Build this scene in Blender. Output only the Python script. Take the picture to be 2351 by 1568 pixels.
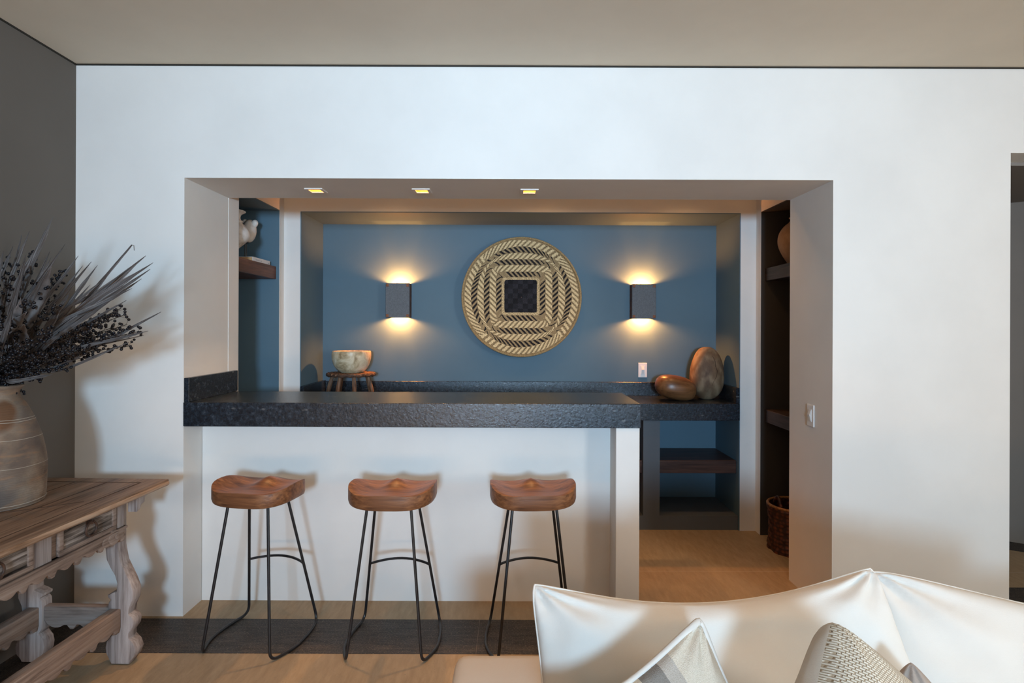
import bpy, bmesh, math, random
from mathutils import Vector, Matrix, noise as mnoise
from math import sin, cos, pi, radians as R

for o in list(bpy.data.objects): bpy.data.objects.remove(o)
SC = bpy.context.scene
C = SC.collection
random.seed(7)

# ------------------------------------------------------------------ camera
F = 1332.0
cam_d = bpy.data.cameras.new('camera')
cam = bpy.data.objects.new('camera', cam_d); C.objects.link(cam)
cam.location = (0, 0, 1.5)
cam.rotation_euler = (R(90), 0, 0)
ROLL = R(0.22)
cam.rotation_euler = (Matrix.Rotation(R(90), 4, 'X') @ Matrix.Rotation(ROLL, 4, 'Z')).to_euler()
cam_d.sensor_fit = 'HORIZONTAL'; cam_d.sensor_width = 36.0
cam_d.lens = 36.0 * F / 2351.0
cam_d.shift_x = -1.5 / 2351.0
cam_d.shift_y = -32.0 / 2351.0
cam_d.clip_start = 0.02; cam_d.clip_end = 100
SC.camera = cam

# ------------------------------------------------------------------ view
SC.view_settings.view_transform = 'Standard'
SC.view_settings.look = 'None'
SC.view_settings.gamma = 1.0
SC.view_settings.use_curve_mapping = False
SC.view_settings.exposure = -0.06

# ------------------------------------------------------------------ sky
W = bpy.data.worlds.new('World'); SC.world = W; W.use_nodes = True
bgn = W.node_tree.nodes['Background']
bgn.inputs[0].default_value = (0.45, 0.62, 0.85, 1); bgn.inputs[1].default_value = 0.3

# ------------------------------------------------------------------ large lights
def area(name, loc, aim, sx, sy, col, power, spread=180):
    d = bpy.data.lights.new(name, 'AREA'); d.shape = 'RECTANGLE'; d.size = sx; d.size_y = sy
    d.color = col; d.energy = power; d.spread = R(spread)
    o = bpy.data.objects.new(name, d); C.objects.link(o); o.location = loc
    v = Vector(aim) - Vector(loc)
    o.rotation_euler = v.to_track_quat('-Z', 'Y').to_euler()
    return o
def spot(name, loc, aim, col, power, ang, blend=0.6, rad=0.03):
    d = bpy.data.lights.new(name, 'SPOT'); d.color = col; d.energy = power
    d.spot_size = R(ang); d.spot_blend = blend; d.shadow_soft_size = rad
    o = bpy.data.objects.new(name, d); C.objects.link(o); o.location = loc
    v = Vector(aim) - Vector(loc)
    o.rotation_euler = v.to_track_quat('-Z', 'Y').to_euler()
    return o
WARM = (1.0, 0.50, 0.20)
# daylight through the terrace opening behind the camera: clear middle bay and the whole width
area('daylight_window', (0.15, -3.9, 1.80), (-0.15, 3, 2.5), 0.6, 0.60, (0.43, 0.68, 0.93), 84, 80)
area('daylight_window', (0.9, -3.95, 1.65), (0.9, 3, 1.6), 5.4, 0.8, (0.42, 0.74, 1.0), 30)
# paler light from the window in the right side wall
area('side_window', (4.5, -1.7, 1.95), (0.0, 3.6, 1.3), 1.3, 1.1, (0.97, 0.96, 0.92), 150)
# warm light bounced up from the sunlit terrace paving
area('terrace_bounce', (-0.3, -3.7, 0.25), (-0.2, 2.4, 2.8), 3.6, 0.5, (1.0, 0.60, 0.30), 66)
# ceiling downlights of the living room
for i, (x, y, p) in enumerate([(-1.1, 2.0, 30), (-0.1, 1.95, 32), (1.2, 1.9, 26)]):
    spot('ceiling_spot', (x, y, 2.83), (x, y + 0.25, 0), (1.0, 0.50, 0.19), p, 78)
# lamps in the ceiling of the bar passage
for x in (-0.9, 0.25, 1.25):
    spot('passage_spot', (x, 3.85, 2.72), (x, 3.95, 0), (1.0, 0.54, 0.22), 17, 110, 0.8)

# ------------------------------------------------------------------ helpers
def P(px, py, Y):
    """image position -> point at distance Y (roll taken out)"""
    dx, dy = px - 1175.5, py - 784.0
    a = ROLL
    x = dx * cos(a) + dy * sin(a); y = -dx * sin(a) + dy * cos(a)
    return Vector(((x - 1.5) * Y / F, Y, 1.5 - (y + 32.0) * Y / F))

def mk(name, bm, mat, parent=None, smooth=False, angle=35, loc=None):
    me = bpy.data.meshes.new(name)
    bmesh.ops.recalc_face_normals(bm, faces=bm.faces)
    if smooth:
        for f in bm.faces: f.smooth = True
        for e in bm.edges:
            if len(e.link_faces) == 2 and e.calc_face_angle(0) > R(angle): e.smooth = False
    bm.to_mesh(me); bm.free()
    if isinstance(mat, (list, tuple)):
        for m in mat: me.materials.append(m)
    elif mat: me.materials.append(mat)
    o = bpy.data.objects.new(name, me); C.objects.link(o)
    if parent is not None: o.parent = parent
    if loc is not None: o.location = loc
    return o
def thing(name, label, cat, loc=(0, 0, 0), rz=0, group=None):
    o = bpy.data.objects.new(name, None); C.objects.link(o)
    o.empty_display_size = 0.05
    o.location = loc; o.rotation_euler = (0, 0, rz)
    o['label'] = label; o['category'] = cat
    if group: o['group'] = group
    return o
def tag(o, label, cat, group=None, kind=None):
    o['label'] = label; o['category'] = cat
    if group: o['group'] = group
    if kind: o['kind'] = kind
    return o
def struct(name, bm, mat, **k):
    o = mk(name, bm, mat, **k); o['kind'] = 'structure'; return o
def dup(root):
    r = root.copy(); C.objects.link(r)
    for ch in list(root.children):
        c = ch.copy(); C.objects.link(c); c.parent = r
        for g in ch.children:
            d = g.copy(); C.objects.link(d); d.parent = c
    return r
def NB(): return bmesh.new()
def box(bm, x0, x1, y0, y1, z0, z1, bev=0.0, seg=2, rot=None, piv=None):
    r = bmesh.ops.create_cube(bm, size=1.0)
    vs = r['verts']
    for v in vs:
        v.co = Vector(((x0 + x1) / 2 + v.co.x * (x1 - x0), (y0 + y1) / 2 + v.co.y * (y1 - y0), (z0 + z1) / 2 + v.co.z * (z1 - z0)))
    if bev > 0:
        es = {e for v in vs for e in v.link_edges}
        r2 = bmesh.ops.bevel(bm, geom=list(es), offset=bev, segments=seg, profile=0.6, affect='EDGES')
        vs = list({v for f in r2['faces'] for v in f.verts} | {v for v in vs if v.is_valid})
    if rot is not None:
        c = Vector(piv) if piv is not None else Vector(((x0 + x1) / 2, (y0 + y1) / 2, (z0 + z1) / 2))
        for v in vs: v.co = c + rot @ (v.co - c)
    return bm
def tube(bm, pts, r, n=8, cap=True):
    pts = [Vector(p) for p in pts]
    rad = r if isinstance(r, (list, tuple)) else [r] * len(pts)
    t0 = (pts[1] - pts[0]).normalized()
    up = Vector((0, 0, 1)) if abs(t0.z) < 0.9 else Vector((1, 0, 0))
    nrm = (up - t0 * up.dot(t0)).normalized()
    rings = []
    for i, p in enumerate(pts):
        if i == 0: t = t0
        elif i == len(pts) - 1: t = (pts[i] - pts[i - 1]).normalized()
        else: t = ((pts[i + 1] - pts[i]).normalized() + (pts[i] - pts[i - 1]).normalized()).normalized()
        nrm = (nrm - t * nrm.dot(t))
        nrm = nrm.normalized() if nrm.length > 1e-6 else t.orthogonal().normalized()
        b = t.cross(nrm)
        rings.append([bm.verts.new(p + (nrm * cos(2 * pi * k / n) + b * sin(2 * pi * k / n)) * rad[i]) for k in range(n)])
    for a, b2 in zip(rings, rings[1:]):
        for k in range(n):
            bm.faces.new((a[k], a[(k + 1) % n], b2[(k + 1) % n], b2[k]))
    if cap:
        bm.faces.new(rings[0][::-1]); bm.faces.new(rings[-1])
    return bm
def fillet(pts, rads, seg=7):
    """polyline with rounded corners"""
    pts = [Vector(p) for p in pts]; out = [pts[0]]
    for i in range(1, len(pts) - 1):
        p, a, b = pts[i], pts[i - 1], pts[i + 1]
        r = rads[i - 1]
        u = (a - p); v = (b - p)
        d = min(r, u.length * 0.49, v.length * 0.49)
        A = p + u.normalized() * d; B = p + v.normalized() * d
        for k in range(seg + 1):
            t = k / seg
            out.append(A * (1 - t) ** 2 + p * 2 * t * (1 - t) + B * t * t)
    out.append(pts[-1]); return out
def cat(pts, n=6):
    """catmull-rom through points"""
    pts = [Vector(p) for p in pts]; q = [pts[0] * 2 - pts[1]] + pts + [pts[-1] * 2 - pts[-2]]
    out = []
    for i in range(1, len(q) - 2):
        for k in range(n):
            t = k / n
            out.append(0.5 * ((2 * q[i]) + (q[i + 1] - q[i - 1]) * t + (2 * q[i - 1] - 5 * q[i] + 4 * q[i + 1] - q[i + 2]) * t * t + (3 * q[i] - q[i - 1] - 3 * q[i + 1] + q[i + 2]) * t ** 3))
    out.append(pts[-1]); return out
def lathe(bm, prof, n=40, c=(0, 0, 0), wob=0.0, sy=1.0, seed=0):
    """prof: list (r, z)"""
    rings = []
    for r, z in prof:
        ring = []
        for k in range(n):
            a = 2 * pi * k / n
            rr = r
            if wob: rr *= 1 + wob * mnoise.noise(Vector((cos(a) * 1.3 + seed, sin(a) * 1.3, z * 6)))
            ring.append(bm.verts.new((c[0] + rr * cos(a), c[1] + rr * sin(a) * sy, c[2] + z)))
        rings.append(ring)
    for a, b in zip(rings, rings[1:]):
        for k in range(n): bm.faces.new((a[k], a[(k + 1) % n], b[(k + 1) % n], b[k]))
    if prof[0][0] > 1e-5: bm.faces.new(rings[0][::-1])
    if prof[-1][0] > 1e-5: bm.faces.new(rings[-1])
    bmesh.ops.remove_doubles(bm, verts=bm.verts, dist=1e-5)
    return bm
def smoothprof(p, n=5):
    return [(max(v.x, 0), v.y) for v in cat([Vector((a, b, 0)) for a, b in p], n)]
def prism(bm, outline, axis, a0, a1, bev=0.0):
    """outline list of 2D points extruded along axis: 'Y' -> (x,z), 'X' -> (y,z), 'Z' -> (x,y)"""
    def v3(p, t):
        return {'Y': (p[0], t, p[1]), 'X': (t, p[0], p[1]), 'Z': (p[0], p[1], t)}[axis]
    A = [bm.verts.new(v3(p, a0)) for p in outline]; B = [bm.verts.new(v3(p, a1)) for p in outline]
    n = len(outline)
    fa = bm.faces.new(A); fb = bm.faces.new(B[::-1])
    for i in range(n): bm.faces.new((A[i], B[i], B[(i + 1) % n], A[(i + 1) % n]))
    bmesh.ops.recalc_face_normals(bm, faces=bm.faces)
    if bev:
        es = [e for e in bm.edges if (e.verts[0] in A and e.verts[1] in A) or (e.verts[0] in B and e.verts[1] in B)]
        bmesh.ops.bevel(bm, geom=es, offset=bev, segments=2, profile=0.5, affect='EDGES')
    return bm

# ------------------------------------------------------------------ materials
def nt(name):
    m = bpy.data.materials.new(name); m.use_nodes = True
    t = m.node_tree; b = t.nodes['Principled BSDF']
    return m, t, b
def N(t, kind, **k):
    n = t.nodes.new(kind)
    for a, v in k.items():
        if a.startswith('i_'): n.inputs[a[2:].replace('_', ' ')].default_value = v
        else: setattr(n, a, v)
    return n
def coords(t, scale=(1, 1, 1), rot=(0, 0, 0), kind='Object'):
    tc = N(t, 'ShaderNodeTexCoord'); mp = N(t, 'ShaderNodeMapping')
    mp.inputs['Scale'].default_value = scale; mp.inputs['Rotation'].default_value = rot
    t.links.new(tc.outputs[kind], mp.inputs[0]); return mp.outputs[0]
def ramp(t, fac, stops):
    r = N(t, 'ShaderNodeValToRGB'); e = r.color_ramp.elements
    while len(e) < len(stops): e.new(0.5)
    for el, (p, c) in zip(e, stops): el.position = p; el.color = (*c, 1)
    t.links.new(fac, r.inputs[0]); return r.outputs[0]
def noise(t, vec, scale, detail=4, rough=0.55, dist=0.0):
    n = N(t, 'ShaderNodeTexNoise'); n.inputs['Scale'].default_value = scale
    n.inputs['Detail'].default_value = detail; n.inputs['Roughness'].default_value = rough
    n.inputs['Distortion'].default_value = dist
    t.links.new(vec, n.inputs['Vector']); return n.outputs['Fac']
def bump(t, b, h, strength, dist=0.01):
    n = N(t, 'ShaderNodeBump'); n.inputs['Strength'].default_value = strength; n.inputs['Distance'].default_value = dist
    t.links.new(h, n.inputs['Height']); t.links.new(n.outputs[0], b.inputs['Normal'])
def mixc(t, fac, a, b, mode='MIX'):
    n = N(t, 'ShaderNodeMix'); n.data_type = 'RGBA'; n.blend_type = mode
    for s, v in ((0, fac), (6, a), (7, b)):
        if hasattr(v, 'links'): t.links.new(v, n.inputs[s])
        elif s == 0: n.inputs[0].default_value = v
        else: n.inputs[s].default_value = (*v, 1)
    return n.outputs[2]
def simple(name, c1, c2, scale=8, rough=0.6, bs=0.15, bscale=60, spec=0.4, metal=0.0, stretch=(1, 1, 1), pos=(0.35, 0.65), detail=5, bdist=0.002, rot=(0, 0, 0)):
    m, t, b = nt(name)
    v = coords(t, stretch, rot)
    f = noise(t, v, scale, detail)
    t.links.new(ramp(t, f, [(pos[0], c1), (pos[1], c2)]), b.inputs['Base Color'])
    b.inputs['Roughness'].default_value = rough
    b.inputs['Specular IOR Level'].default_value = spec
    b.inputs['Metallic'].default_value = metal
    if bs: bump(t, b, noise(t, v, bscale, 3), bs, bdist)
    return m
def paint(name, col, rough=0.75, spec=0.25):
    c1 = tuple(x * 0.97 for x in col); c2 = tuple(min(1, x * 1.03) for x in col)
    return simple(name, c1, c2, 2.2, rough, 0.12, 45, spec)
M = {}
M['white'] = paint('white_plaster_paint', (0.76, 0.745, 0.715), 0.6)
M['ceil'] = paint('greige_ceiling_paint', (0.68, 0.60, 0.48), 0.75)
M['taupe'] = paint('dark_taupe_paint', (0.135, 0.12, 0.105), 0.7)
M['passage'] = paint('dimmed_passage_greige', (0.22, 0.20, 0.18), 0.7)  # greige kept dark so the passage dimness sits in the paint
M['slate'] = paint('slate_blue_paint', (0.100, 0.172, 0.225), 0.6, 0.3)
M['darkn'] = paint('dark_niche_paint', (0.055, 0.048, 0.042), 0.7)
M['slate2'] = paint('slate_blue_paint_base', (0.11, 0.125, 0.14), 0.7)
M['gap_shade'] = paint('painted_gap_shade', (0.03, 0.027, 0.022))  # dark colour standing in for shade along the ceiling edge
M['black'] = simple('black_painted_steel', (0.010, 0.010, 0.011), (0.016, 0.016, 0.018), 30, 0.38, 0.1, 200, 0.5)
M['iron'] = simple('rusty_iron', (0.035, 0.02, 0.014), (0.10, 0.05, 0.03), 60, 0.6, 0.4, 150, 0.4)
M['plastic'] = simple('white_switch_plastic', (0.80, 0.80, 0.79), (0.84, 0.84, 0.83), 5, 0.35, 0, 1, 0.5)

def wood(name, cols, axis=0, scale=5.0, rough=0.5, spec=0.35, bs=0.3, ring=14.0):
    m, t, b = nt(name)
    st = [6.0, 6.0, 6.0]; st[axis] = 0.55
    v = coords(t, tuple(st))
    f1 = noise(t, v, scale, 6, 0.62, 0.6)
    st2 = [60.0, 60.0, 60.0]; st2[axis] = 1.6
    v2 = coords(t, tuple(st2))
    f2 = noise(t, v2, 1.6, 3, 0.6)
    ad = N(t, 'ShaderNodeMath', operation='MULTIPLY_ADD'); t.links.new(f2, ad.inputs[0]); ad.inputs[1].default_value = 0.45
    t.links.new(f1, ad.inputs[2])
    sb = N(t, 'ShaderNodeMath', operation='SUBTRACT'); t.links.new(ad.outputs[0], sb.inputs[0]); sb.inputs[1].default_value = 0.22
    n = len(cols)
    t.links.new(ramp(t, sb.outputs[0], [(0.3 + 0.4 * i / (n - 1), c) for i, c in enumerate(cols)]), b.inputs['Base Color'])
    b.inputs['Roughness'].default_value = rough; b.inputs['Specular IOR Level'].default_value = spec
    bump(t, b, sb.outputs[0], bs, 0.003)
    return m
M['seat'] = wood('walnut_seat', [(0.055, 0.020, 0.010), (0.17, 0.068, 0.028), (0.30, 0.13, 0.052)], 0, 2.2, 0.42, 0.45, 0.5)
M['shelf'] = wood('dark_hardwood', [(0.03, 0.010, 0.006), (0.10, 0.036, 0.018), (0.17, 0.065, 0.03)], 1, 4.0, 0.45)
M['shelfx'] = wood('dark_hardwood_x', [(0.022, 0.010, 0.008), (0.06, 0.028, 0.02), (0.09, 0.045, 0.03)], 0, 4.0, 0.45)
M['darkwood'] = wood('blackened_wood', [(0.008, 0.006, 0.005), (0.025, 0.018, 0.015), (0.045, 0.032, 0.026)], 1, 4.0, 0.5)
M['oldtop'] = wood('worn_table_top_wood', [(0.075, 0.043, 0.026), (0.20, 0.13, 0.085), (0.30, 0.21, 0.15)], 1, 3.0, 0.55, 0.3, 0.5)
M['oldx'] = wood('limed_wood_x', [(0.10, 0.07, 0.058), (0.28, 0.21, 0.175), (0.40, 0.33, 0.29)], 0, 3.0, 0.7, 0.2, 0.5)
M['oldy'] = wood('limed_wood_y', [(0.09, 0.06, 0.048), (0.28, 0.205, 0.165), (0.40, 0.32, 0.27)], 1, 3.0, 0.7, 0.2, 0.5)
M['oldz'] = wood('limed_wood_z', [(0.15, 0.115, 0.105), (0.34, 0.29, 0.27), (0.50, 0.44, 0.42)], 2, 3.0, 0.7, 0.2, 0.5)
M['wornedge'] = wood('worn_edge_wood', [(0.16, 0.09, 0.05), (0.36, 0.24, 0.16), (0.50, 0.38, 0.28)], 1, 5.0, 0.6, 0.3, 0.6)
M['drawer'] = wood('streaked_drawer_wood', [(0.012, 0.009, 0.008), (0.15, 0.12, 0.10), (0.46, 0.40, 0.36)], 1, 7.0, 0.7, 0.2, 0.7)
M['eggwood'] = wood('polished_brown_wood', [(0.07, 0.026, 0.010), (0.18, 0.075, 0.028), (0.25, 0.11, 0.042)], 0, 2.5, 0.35, 0.5, 0.08)
M['stoolwood'] = wood('rustic_stool_wood', [(0.05, 0.028, 0.018), (0.20, 0.10, 0.055), (0.33, 0.19, 0.11)], 2, 4.0, 0.6, 0.3, 0.6)

def granite(name):
    m, t, b = nt(name)
    v = coords(t)
    f = noise(t, v, 60, 6, 0.7)
    g = noise(t, v, 9, 4, 0.6)
    c1 = ramp(t, f, [(0.36, (0.004, 0.006, 0.010)), (0.55, (0.014, 0.021, 0.031)), (0.75, (0.065, 0.082, 0.105))])
    vo = N(t, 'ShaderNodeTexVoronoi'); vo.inputs['Scale'].default_value = 17
    vd = coords(t, (1, 1.4, 2.0), (0.2, 0.6, 0.3)); t.links.new(vd, vo.inputs['Vector'])
    sp = ramp(t, vo.outputs['Distance'], [(0.10, (1, 1, 1)), (0.24, (0, 0, 0))])
    g2 = ramp(t, g, [(0.5, (0, 0, 0)), (0.62, (1, 1, 1))])
    mu = mixc(t, 1.0, sp, g2, 'MULTIPLY')
    c = mixc(t, mu, c1, (0.10, 0.105, 0.11))
    t.links.new(c, b.inputs['Base Color'])
    b.inputs['Roughness'].default_value = 0.27; b.inputs['Specular IOR Level'].default_value = 0.55
    bump(t, b, noise(t, v, 90, 4, 0.65), 0.35, 0.004)
    return m
M['granite'] = granite('leathered_black_granite')

def floor_mat():
    m, t, b = nt('tan_limestone_tiles')
    v = coords(t)
    vd = coords(t, (22, 5, 1), (0, 0, R(40)))
    f = noise(t, vd, 1.6, 6, 0.65)
    g = noise(t, v, 3, 4)
    c = ramp(t, f, [(0.3, (0.29, 0.195, 0.108)), (0.7, (0.49, 0.35, 0.21))])
    c = mixc(t, g, c, (0.40, 0.29, 0.18))
    sp = ramp(t, noise(t, v, 130, 3), [(0.28, (0, 0, 0)), (0.36, (1, 1, 1))])
    c = mixc(t, sp, (0.25, 0.19, 0.13), c)
    sx = N(t, 'ShaderNodeSeparateXYZ'); t.links.new(v, sx.inputs[0])
    def line(out, off, pitch, w):
        a = N(t, 'ShaderNodeMath', operation='SUBTRACT'); t.links.new(out, a.inputs[0]); a.inputs[1].default_value = off
        w1 = N(t, 'ShaderNodeMath', operation='WRAP'); t.links.new(a.outputs[0], w1.inputs[0]); w1.inputs[1].default_value = pitch / 2; w1.inputs[2].default_value = -pitch / 2
        ab = N(t, 'ShaderNodeMath', operation='ABSOLUTE'); t.links.new(w1.outputs[0], ab.inputs[0])
        l = N(t, 'ShaderNodeMath', operation='LESS_THAN'); t.links.new(ab.outputs[0], l.inputs[0]); l.inputs[1].default_value = w
        return l.outputs[0]
    l1 = line(sx.outputs[1], 3.58, 1.15, 0.002)
    c = mixc(t, l1, c, (0.50, 0.41, 0.30))
    t.links.new(c, b.inputs['Base Color'])
    b.inputs['Roughness'].default_value = 0.6; b.inputs['Specular IOR Level'].default_value = 0.35
    bump(t, b, f, 0.12, 0.003)
    return m
M['floor'] = floor_mat()
def band_mat(ax, name):
    m, t, b = nt(name)
    sc = [45, 45, 1]; sc[ax] = 5
    f = noise(t, coords(t, tuple(sc)), 1.4, 6, 0.7)
    sc = [420, 420, 1]; sc[ax] = 95
    g = noise(t, coords(t, tuple(sc)), 1.2, 3, 0.6)
    c = ramp(t, f, [(0.38, (0.014, 0.011, 0.010)), (0.55, (0.042, 0.033, 0.028)), (0.72, (0.085, 0.066, 0.052))])
    c = mixc(t, ramp(t, g, [(0.56, (0, 0, 0)), (0.68, (1, 1, 1))]), c, (0.28, 0.215, 0.155))
    t.links.new(c, b.inputs['Base Color'])
    b.inputs['Roughness'].default_value = 0.5; b.inputs['Specular IOR Level'].default_value = 0.35
    bump(t, b, f, 0.2, 0.002)
    return m
M['bandx'] = band_mat(0, 'dark_stone_band_x'); M['bandy'] = band_mat(1, 'dark_stone_band_y')

def fabric(name, c1, c2, weave=900, bs=0.25, rough=0.9):
    m, t, b = nt(name)
    v = coords(t)
    f = noise(t, v, 4, 4)
    c = ramp(t, f, [(0.3, c1), (0.7, c2)])
    t.links.new(c, b.inputs['Base Color'])
    b.inputs['Roughness'].default_value = rough; b.inputs['Specular IOR Level'].default_value = 0.1
    b.inputs['Sheen Weight'].default_value = 0.0
    w1 = N(t, 'ShaderNodeTexNoise'); w1.inputs['Scale'].default_value = 1.0; w1.inputs['Detail'].default_value = 2
    t.links.new(coords(t, (weave, weave * 0.2, weave)), w1.inputs['Vector'])
    w2 = N(t, 'ShaderNodeTexNoise'); w2.inputs['Scale'].default_value = 1.0; w2.inputs['Detail'].default_value = 2
    t.links.new(coords(t, (weave * 0.15, weave, weave * 0.9)), w2.inputs['Vector'])
    ad = N(t, 'ShaderNodeMath', operation='ADD'); t.links.new(w1.outputs['Fac'], ad.inputs[0]); t.links.new(w2.outputs['Fac'], ad.inputs[1])
    bump(t, b, ad.outputs[0], bs, 0.0012)
    return m
M['linen'] = fabric('white_linen', (0.70, 0.665, 0.61), (0.74, 0.705, 0.65))
M['linen2'] = fabric('beige_linen', (0.68, 0.59, 0.49), (0.72, 0.63, 0.53))
M['greyfab'] = fabric('greige_fabric', (0.36, 0.30, 0.26), (0.42, 0.36, 0.31), 500, 0.4)
M['liner'] = fabric('white_basket_liner', (0.5, 0.46, 0.42), (0.55, 0.5, 0.45))

# ------------------------------------------------------------------ room
CZ = 2.853           # ceiling height
XL, XR = -2.262, 4.6
OX0, OX1, OZ = -1.700, 1.655, 2.268     # bar opening
DX0, DX1, DZ = 2.572, 3.75, 2.413       # passage opening at the right
YF = 3.0; YB = 3.465                     # front wall front and back
b = NB(); box(b, XL - 0.3, XR + 0.3, -4.3, 7.2, -0.12, 0.0); struct('floor', b, M['floor'])
# dark stone bands let into the floor
b = NB(); box(b, -1.962, XR, 2.662, 2.975, -0.01, 0.0015); struct('trim_1', b, M['bandx'])
b = NB(); box(b, XL, -1.962, -4, 2.975, -0.01, 0.0015); struct('trim_2', b, M['bandy'])
b = NB(); box(b, DX0, DX1, 3.15, 3.37, -0.01, 0.0015); struct('trim_3', b, M['bandx'])
for i, x in enumerate((-0.163,)):
    b = NB(); box(b, x - 0.0015, x + 0.0015, 2.662, 2.975, 0.0, 0.0018); struct('trim_%d' % (4 + i), b, simple('grout%d' % i, (0.13, 0.10, 0.08), (0.18, 0.14, 0.11)))
b = NB(); box(b, XL - 0.3, XR + 0.3, -4.3, YF + 0.35, CZ, CZ + 0.12); struct('ceiling', b, M['ceil'])
b = NB(); box(b, XL - 0.2, XL, -4.1, YF + 0.1, 0, CZ); struct('wall_left', b, M['taupe'])
b = NB(); box(b, XR, XR + 0.2, -4.1, YF + 0.1, 0, CZ); struct('wall_right', b, M['white'])
# back wall with the terrace opening
b = NB()
box(b, XL - 0.2, -2.2, -4.3, -4.1, 0, CZ); box(b, 4.0, XR + 0.2, -4.3, -4.1, 0, CZ)
box(b, -2.2, 4.0, -4.3, -4.1, 2.35, CZ)
struct('wall_back', b, M['white'])
# front wall, one masonry mesh with its openings and the light recesses
DLX = [-1.108, -0.512, 0.091]; DLY = 3.262; DH = 0.040
b = NB()
box(b, XL, OX0, YF, YB, 0, CZ)                               # left of bar
box(b, OX1, DX0, YF, YF + 0.17, 0, CZ)                       # right of bar, front skin
box(b, OX1, OX1 + 0.148, YF + 0.17, YB, 0, CZ)               # right reveal, full depth
box(b, DX0, DX1, YF, YF + 0.17, DZ, CZ)                      # above passage door
box(b, DX1, XR, YF, YF + 0.17, 0, CZ)
box(b, OX0, OX1, YF, YB, OZ + 0.11, CZ)                      # lintel
z0, z1 = OZ, OZ + 0.11
box(b, OX0, OX1, YF, DLY - DH, z0, z1); box(b, OX0, OX1, DLY + DH, YB, z0, z1)
xs = [OX0] + [v for x in DLX for v in (x - DH, x + DH)] + [OX1]
for i in range(0, len(xs), 2): box(b, xs[i], xs[i + 1], DLY - DH, DLY + DH, z0, z1)
struct('wall_front', b, M['white'])
b = NB(); box(b, XL, XR, YF - 0.006, YF, CZ - 0.007, CZ); box(b, XL, XL + 0.006, -4, YF, CZ - 0.007, CZ)  # dark strips added as painted shade of a ceiling gap
struct('trim_7', b, M['gap_shade'])

# bar passage room
SZ = 2.349; YN0, YN1 = 3.59, 4.22; YBW = 4.30; XBL = -1.697; XBR = 1.803
BC = 2.75
b = NB(); box(b, XBL - 0.7, XBR + 0.7, YB - 0.1, 5.1, BC, BC + 0.1); struct('ceiling_bar', b, M['white'])
b = NB()  # left side wall with niche
box(b, XBL - 0.6, XBL, YB, YN0, 0, BC); box(b, XBL - 0.6, XBL, YN1, YBW + 0.1, 0, BC); box(b, XBL - 0.6, XBL, YN0, YN1, SZ, BC)
struct('wall_bar_left', b, M['white'])
b = NB()  # niche lining
box(b, XBL - 0.34, XBL - 0.33, YN0, YN1, 0, SZ)
box(b, XBL - 0.33, XBL - 0.002, YN1 - 0.006, YN1, 0, SZ); box(b, XBL - 0.33, XBL - 0.002, YN0, YN0 + 0.006, 0, SZ)
box(b, XBL - 0.33, XBL - 0.002, YN0, YN1, SZ - 0.006, SZ)
struct('wall_niche_left', b, M['slate'])
b = NB()
box(b, XBR, XBR + 0.5, YB, YB + 0.16, 0, BC); box(b, XBR, XBR + 0.5, YN1, YBW + 0.1, 0, BC); box(b, XBR, XBR + 0.5, YB + 0.16, YN1, SZ, BC)
struct('wall_bar_right', b, M['white'])
b = NB()
box(b, XBR + 0.40, XBR + 0.41, YB + 0.16, YN1, 0, SZ)
box(b, XBR + 0.002, XBR + 0.40, YN1 - 0.006, YN1, 0, SZ); box(b, XBR + 0.002, XBR + 0.40, YB + 0.16, YB + 0.166, 0, SZ)
box(b, XBR + 0.002, XBR + 0.40, YB + 0.16, YN1, SZ - 0.006, SZ)
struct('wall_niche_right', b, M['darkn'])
AX0, AX1, AY = -1.570, 1.682, 4.80
b = NB()  # back wall of the bar around the alcove
box(b, XBL - 0.5, AX0 - 0.006, YBW, YBW + 0.05, 0, BC); box(b, AX1 + 0.006, XBR + 0.5, YBW, YBW + 0.05, 0, BC)
box(b, AX0 - 0.006, AX1 + 0.006, YBW, YBW + 0.05, SZ + 0.006, BC)
struct('wall_bar_back', b, M['white'])
b = NB()  # slate painted lining of the alcove
box(b, AX0 - 0.1, AX1 + 0.1, AY, AY + 0.05, 0, SZ + 0.1)
box(b, AX0 - 0.05, AX0, YBW + 0.001, AY, 0, SZ); box(b, AX1, AX1 + 0.05, YBW + 0.001, AY, 0, SZ)
box(b, AX0 - 0.05, AX1 + 0.05, YBW + 0.001, AY, SZ, SZ + 0.05)
struct('wall_alcove', b, M['slate'])

# right hand passage beyond the door opening
b = NB()
pA = Vector((2.45, 4.85)); pB = Vector((4.2, 3.62))
prism(b, [(pA.x, pA.y), (pB.x, pB.y), (pB.x + 0.1, pB.y + 0.14), (pA.x + 0.1, pA.y + 0.14)], 'Z', 0, 2.395)
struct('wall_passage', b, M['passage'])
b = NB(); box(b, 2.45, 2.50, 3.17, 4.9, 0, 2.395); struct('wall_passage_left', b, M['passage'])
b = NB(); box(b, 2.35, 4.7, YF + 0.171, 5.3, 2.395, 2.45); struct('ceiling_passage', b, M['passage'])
b = NB(); dv = (pB - pA).normalized(); nv = Vector((-dv.y, dv.x)) * -0.20
prism(b, [(pA.x, pA.y), (pB.x, pB.y), (pB.x + nv.x, pB.y + nv.y), (pA.x + nv.x, pA.y + nv.y)], 'Z', -0.01, 0.0015)
struct('trim_8', b, M['bandx'])

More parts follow.
